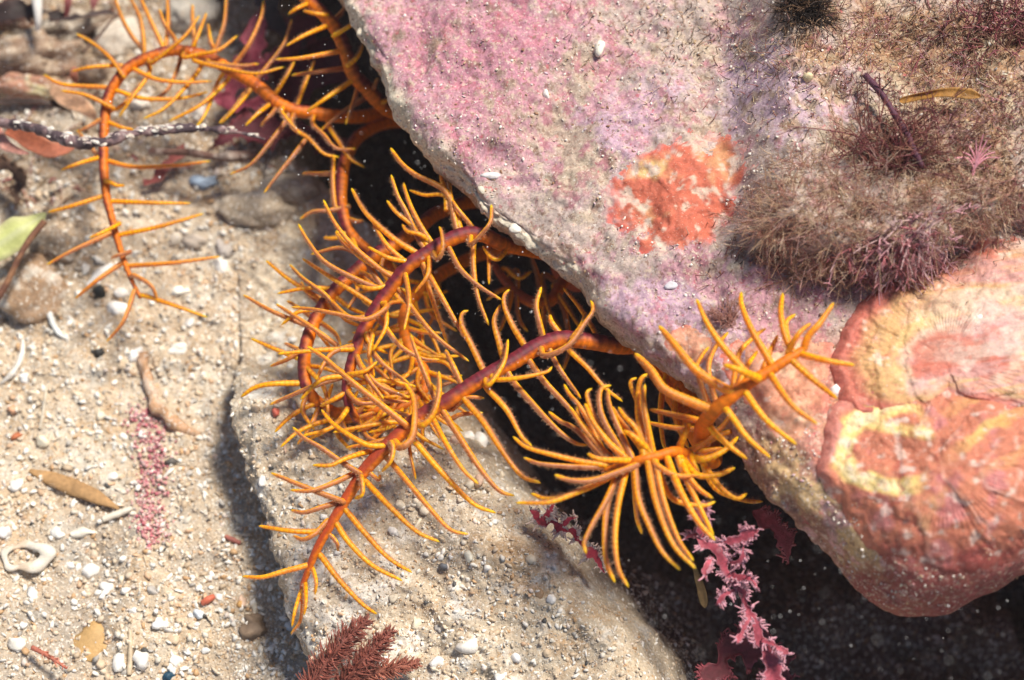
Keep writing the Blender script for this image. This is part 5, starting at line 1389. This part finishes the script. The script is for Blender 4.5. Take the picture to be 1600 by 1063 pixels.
for (x, y, sx, sy, h, colr, nm, lb) in [
    (155, 459, 12, 11, .16, (0.025, 0.03, 0.03), 'pebble', 'larger angular black pebble below the white shell fragment'),
    (155, 553, 9, 9, .13, (0.03, 0.03, 0.03), 'pebble', 'smaller round black pebble lower on the open sand'),
    (262, 1058, 8, 10, .14, (0.02, 0.07, 0.12), 'pebble', 'glossy dark blue pebble at the bottom edge of the sand'),
    (208, 558, 9, 9, .13, (0.86, 0.85, 0.82), 'pebble', 'round bead-like white pebble at the worm tube\'s upper end'),
    (346, 416, 11, 14, .14, (0.86, 0.84, 0.80), 'shell_chip', 'squarish white shell chip at the tip of a long pinnule'),
    (185, 485, 18, 12, .12, (0.84, 0.82, 0.78), 'shell_chip', 'oval white shell chip between two pinnules of the hooked arm'),
    (188, 458, 11, 8, .10, (0.84, 0.80, 0.74), 'shell_chip', 'small white chip right of the larger black pebble'),
    (278, 456, 16, 9, .10, (0.84, 0.80, 0.72), 'shell_chip', 'flat white shell chip under the rightmost tip pinnule'),
    (282, 546, 17, 10, .12, (0.84, 0.81, 0.75), 'shell_chip', 'jagged white shell chip right of the bead-like pebble'),
    (41, 590, 8, 9, .10, (0.86, 0.85, 0.82), 'shell_chip', 'small round white chip at far left below the pale arc'),
    (68, 690, 13, 9, .13, (0.80, 0.72, 0.56), 'shell_chip', 'cream rounded chip above the wood sliver'),
    (25, 760, 13, 11, .12, (0.84, 0.81, 0.76), 'shell_chip', 'white chip cluster piece at the wood sliver\'s left end'),
    (175, 746, 8, 8, .1, (0.86, 0.84, 0.80), 'shell_chip', 'bright white chip right above the wood sliver'),
    (140, 892, 13, 11, .13, (0.86, 0.84, 0.80), 'shell_chip', 'rounded white chip right of the ring-shaped shell'),
    (168, 918, 13, 9, .1, (0.84, 0.82, 0.78), 'shell_chip', 'white angular chip below right of the ring-shaped shell'),
    (222, 1032, 14, 13, .14, (0.86, 0.83, 0.78), 'shell_chip', 'broad white chip near the bottom edge left of the blue pebble'),
    (250, 976, 11, 9, .12, (0.86, 0.85, 0.82), 'shell_chip', 'white chip alone on the sand left of the brick-red fragment'),
    (186, 1036, 9, 14, .12, (0.84, 0.81, 0.75), 'shell_chip', 'tall white chip beside the faint buried stem'),
    (26, 1006, 14, 10, .12, (0.82, 0.78, 0.70), 'shell_chip', 'pale chip at the lower left corner above the coral-red sprig'),
    (8, 832, 10, 9, .1, (0.84, 0.82, 0.80), 'shell_chip', 'white chip at the left edge above the ring-shaped shell'),
    (275, 1034, 12, 8, .1, (0.82, 0.78, 0.72), 'shell_chip', 'white chip at the bottom edge right of the blue pebble'),
    (88, 832, 9, 8, .1, (0.82, 0.80, 0.76), 'shell_chip', 'small white chip left of the pale flat splinter'),
    (310, 960, 9, 7, .1, (0.66, 0.72, 0.78), 'shell_chip', 'bluish-white chip beneath the brick-red fragment'),
    (20, 640, 9, 7, .1, (0.64, 0.36, 0.22), 'shell_chip', 'orange-brown chip on the sand by the left edge'),
    (25, 683, 5, 8, .1, (0.45, 0.14, 0.06), 'shell_chip', 'rust-red chip left of the cream rounded chip'),
    (150, 1005, 30, 26, .07, (0.46, 0.29, 0.12), 'pebble', 'flat ochre-stained pebble on the lower left sand'),
    (395, 980, 26, 18, .22, (0.30, 0.21, 0.14), 'pebble', 'brown pebble in the slab\'s shadow below the arm tip'),
    (375, 945, 6, 6, .1, (0.66, 0.38, 0.14), 'pebble', 'tiny orange pebble left of the arm tip\'s pinnules'),
    (268, 722, 10, 5, .1, (0.12, 0.11, 0.1), 'pebble', 'dark sliver pebble right of the coralline strip'),
    (431, 645, 6, 7, .1, (0.55, 0.13, 0.09), 'pebble', 'tiny red pebble on the slab\'s upper left corner'),
    (320, 287, 22, 12, .15, (0.35, 0.45, 0.58), 'pebble', 'bluish stone flake below the thin brown twig'),
    (222, 165, 18, 13, .2, (0.78, 0.72, 0.64), 'pebble', 'cream pebble framed by the hooked arm\'s bend'),
    (312, 175, 14, 10, .15, (0.76, 0.70, 0.62), 'pebble', 'pale pebble just above the dark twig\'s far half'),
    (275, 376, 12, 11, .14, (0.66, 0.58, 0.48), 'pebble', 'tan pebble between two straight pinnules'),
    (350, 392, 14, 20, .15, (0.55, 0.50, 0.46), 'pebble', 'grey oval pebble above the squarish white chip'),
    (303, 378, 18, 12, .14, (0.50, 0.43, 0.36), 'pebble', 'greyish pebble beside the tan one between straight pinnules'),
    (732, 682, 10, 9, .1, (0.84, 0.82, 0.78), 'shell_chip', 'round white chip on the slab under the long front arm'),
    (750, 690, 12, 14, .1, (0.78, 0.76, 0.72), 'shell_chip', 'pale flake right of the round chip on the slab'),
    (625, 790, 9, 6, .1, (0.76, 0.68, 0.54), 'shell_chip', 'cream chip on the slab between two long pinnules'),
    (616, 832, 8, 8, .1, (0.86, 0.84, 0.80), 'shell_chip', 'bright white chip on the slab below the cream one'),
    (683, 1036, 11, 8, .12, (0.86, 0.84, 0.80), 'shell_chip', 'white chip at the bottom edge right of the red feathery weed'),
    (728, 1010, 15, 9, .12, (0.80, 0.76, 0.70), 'shell_chip', 'flat pale flake near the bottom centre of the slab'),
    (806, 1029, 9, 7, .1, (0.84, 0.82, 0.80), 'shell_chip', 'white chip at bottom centre of the slab'),
    (694, 886, 7, 6, .1, (0.14, 0.15, 0.17), 'pebble', 'dark grey pebble in the middle of the slab'),
    (732, 871, 7, 9, .1, (0.74, 0.72, 0.62), 'shell_chip', 'greenish-white chip on the slab right of the grey pebble'),
    (762, 889, 8, 7, .1, (0.82, 0.79, 0.74), 'shell_chip', 'whitish chip in the ochre part of the slab'),
    (570, 1032, 9, 7, .3, (0.84, 0.82, 0.80), 'shell_chip', 'white chip caught beside the red feathery weed'),
    (1062, 648, 8, 8, .1, (0.6, 0.4, 0.42), 'pebble', 'pinkish pebble behind the curled arm tip'),
]:
    stone(nm, lb, 'pebble' if nm == 'pebble' else 'shell bit', x, y, (sx, sy, h), colr, rot=random.uniform(-60, 60) if abs(sx - sy) < 4 else random.uniform(-25, 25), sub=2 if max(sx, sy) < 16 else 3, rough=.42, group='shell chips on the sand' if nm == 'shell_chip' else None, sink=.42)
for (x, y, sx, sy, h, colr, lb) in [
    (936, 77, 8, 12, .1, (0.84, 0.80, 0.68), 'cream grain-shaped chip high on the mauve boulder'),
    (853, 148, 4, 8, .07, (0.84, 0.80, 0.74), 'slim white chip in the mauve part of the boulder'),
    (765, 275, 17, 5, .05, (0.72, 0.69, 0.68), 'whitish flaky chip near the boulder\'s pale rim'),
    (1262, 122, 8, 6, .1, (0.74, 0.62, 0.38), 'ochre chip on the lavender part of the boulder'),
    (1050, 446, 11, 6, .04, (0.60, 0.59, 0.64), 'bluish flake on the boulder below the orange sponge'),
    (806, 357, 11, 9, .04, (0.72, 0.68, 0.60), 'pale patch-like chip on the boulder\'s left rim'),
    (752, 298, 4, 8, .05, (0.62, 0.57, 0.46), 'narrow upright chip on the boulder\'s left edge'),
    (1200, 585, 11, 8, .1, (0.62, 0.58, 0.60), 'grey-lilac chip below the arm lying over the boulder'),
    (1530, 500, 7, 6, .1, (0.86, 0.84, 0.80), 'white bead on the peach fan-shaped crust'),
    (1304, 612, 7, 8, .1, (0.86, 0.84, 0.82), 'white bead beside the lower right pinnule tip')]:
    stone('shell_chip', lb, 'shell bit', x, y, (sx, sy, h), colr, rot=random.uniform(-30, 30), sub=2, rough=.25, group='shell chips stuck on the boulder')

# more loose chips, each described by its look and the landmark beside it
MARKS = [(50, 870, 'the ring-shaped shell'), (120, 770, 'the wood sliver'), (240, 700, 'the pink coralline strip'), (262, 620, 'the worm tube'), (155, 459, 'the larger black pebble'), (155, 553, 'the smaller black pebble'),
         (325, 937, 'the brick-red fragment'), (262, 1055, 'the blue pebble'), (90, 508, 'the white worm shell'), (150, 1005, 'the ochre-stained pebble'), (300, 300, 'the bluish stone flake'), (48, 455, 'the round mottled stone'),
         (410, 470, 'the free pinnule tips'), (640, 860, 'the long hanging pinnules'), (780, 920, 'the ochre part of the slab'), (720, 700, 'the long front arm'), (470, 860, 'the long arm\'s tip')]
LOOKS = [('white', (.85, .83, .79)), ('cream', (.74, .66, .52)), ('tan', (.60, .47, .33)), ('grey', (.46, .43, .40)), ('peach', (.68, .48, .36)), ('chalky', (.80, .79, .76)), ('brown', (.38, .25, .15))]
SHAPES = [('round grain', (1, .95), .3), ('angular chip', (1, .7), .34), ('slender splinter', (1.5, .4), .2), ('oval flake', (1.2, .75), .16)]
seen = set()
cnt = 0
for _ in range(900):
    if cnt >= 150:
        break
    x, y = random.uniform(0, 1000), random.uniform(230, 1060)
    if x > 360 and y < 380:
        continue
    p, nm = hit(x, y)
    if p[2] < -.4 or p[2] > 2.6 or x > 880 + 0 * y:
        continue
    mk = min(MARKS, key=lambda m: math.hypot(m[0] - x, m[1] - y))
    dx, dy = x - mk[0], y - mk[1]
    rel = ('right of' if dx > 0 else 'left of') if abs(dx) > abs(dy) else ('below' if dy > 0 else 'above')
    for _k in range(6):
        lk, shp = random.choices(LOOKS, weights=[4, 3, 2, 1, 1, 3, 1])[0], random.choice(SHAPES)
        szw = random.choice([('tiny', 4.2), ('small', 5.8), ('larger', 8.0)])
        where = 'slab' if p[2] > .35 and x > 340 else 'sand'
        lb = f'{szw[0]} {lk[0]} {shp[0]} on the {where} {rel} {mk[2]}'
        if lb not in seen:
            break
    if lb in seen:
        continue
    seen.add(lb)
    cnt += 1
    stone('shell_chip', lb, 'shell bit', x, y, (szw[1] * shp[1][0], szw[1] * shp[1][1], szw[1] / 84 * (.5 + shp[2])), lk[1], rot=random.uniform(0, 180), sub=2, rough=.45, group='loose chips scattered on sand and slab', sink=.42)

# ------------------------------------------------------------------ specks drifting in the water
sv, sf = ico(1)
bag = Bag()
for i in range(620):
    x, y, z = random.uniform(-40, 1640), random.uniform(-40, 1100), random.uniform(3.2, 9.5)
    if random.random() < .4:
        x, y = random.choice([(random.gauss(1330, 160), random.gauss(960, 70)), (random.gauss(800, 140), random.gauss(520, 120)), (random.gauss(480, 90), random.gauss(170, 90))])
        z = random.uniform(4.2, 7.5)
    if i > 575:
        x, y, z = random.uniform(850, 1600), random.uniform(840, 1060), random.uniform(7, 12)
    p = P(x, y, z)
    b_, _ = hit(x, y)
    if p[2] < b_[2] + .25:
        continue
    r = random.choice([.005, .006, .006, .008, .012]) * (1.4 if random.random() < .06 else 1)
    bag.add(sv * r + p, sf.tolist(), (.85, .85, .85))
o = bag.build('drifting_specks', M_snow)
o['kind'] = 'stuff'
o['label'] = 'pale specks drifting in the water'


# ------------------------------------------------------------------ the water's own faint haze
hv, hf = [], []
for zz in (-16.0, 34.0):
    for xx, yy in ((-1300, -1300), (1300, -1300), (1300, 1300), (-1300, 1300)):
        hv.append((xx, yy, zz))
hm = bpy.data.materials.new('water_haze')
hm.use_nodes = True
hn = hm.node_tree
hn.nodes.remove(hn.nodes['Principled BSDF'])
pv = hn.nodes.new('ShaderNodeVolumePrincipled')
pv.inputs['Color'].default_value = (0.86, 0.80, 0.80, 1)
pv.inputs['Density'].default_value = 0.0005
hn.links.new(pv.outputs[0], hn.nodes['Material Output'].inputs['Volume'])
hme = bpy.data.meshes.new('haze')
hme.from_pydata(hv, [], [(0, 3, 2, 1), (4, 5, 6, 7), (0, 1, 5, 4), (1, 2, 6, 5), (2, 3, 7, 6), (3, 0, 4, 7)])
hme.materials.append(hm)
ho = bpy.data.objects.new('haze', hme)
S.collection.objects.link(ho)
ho['kind'] = 'stuff'
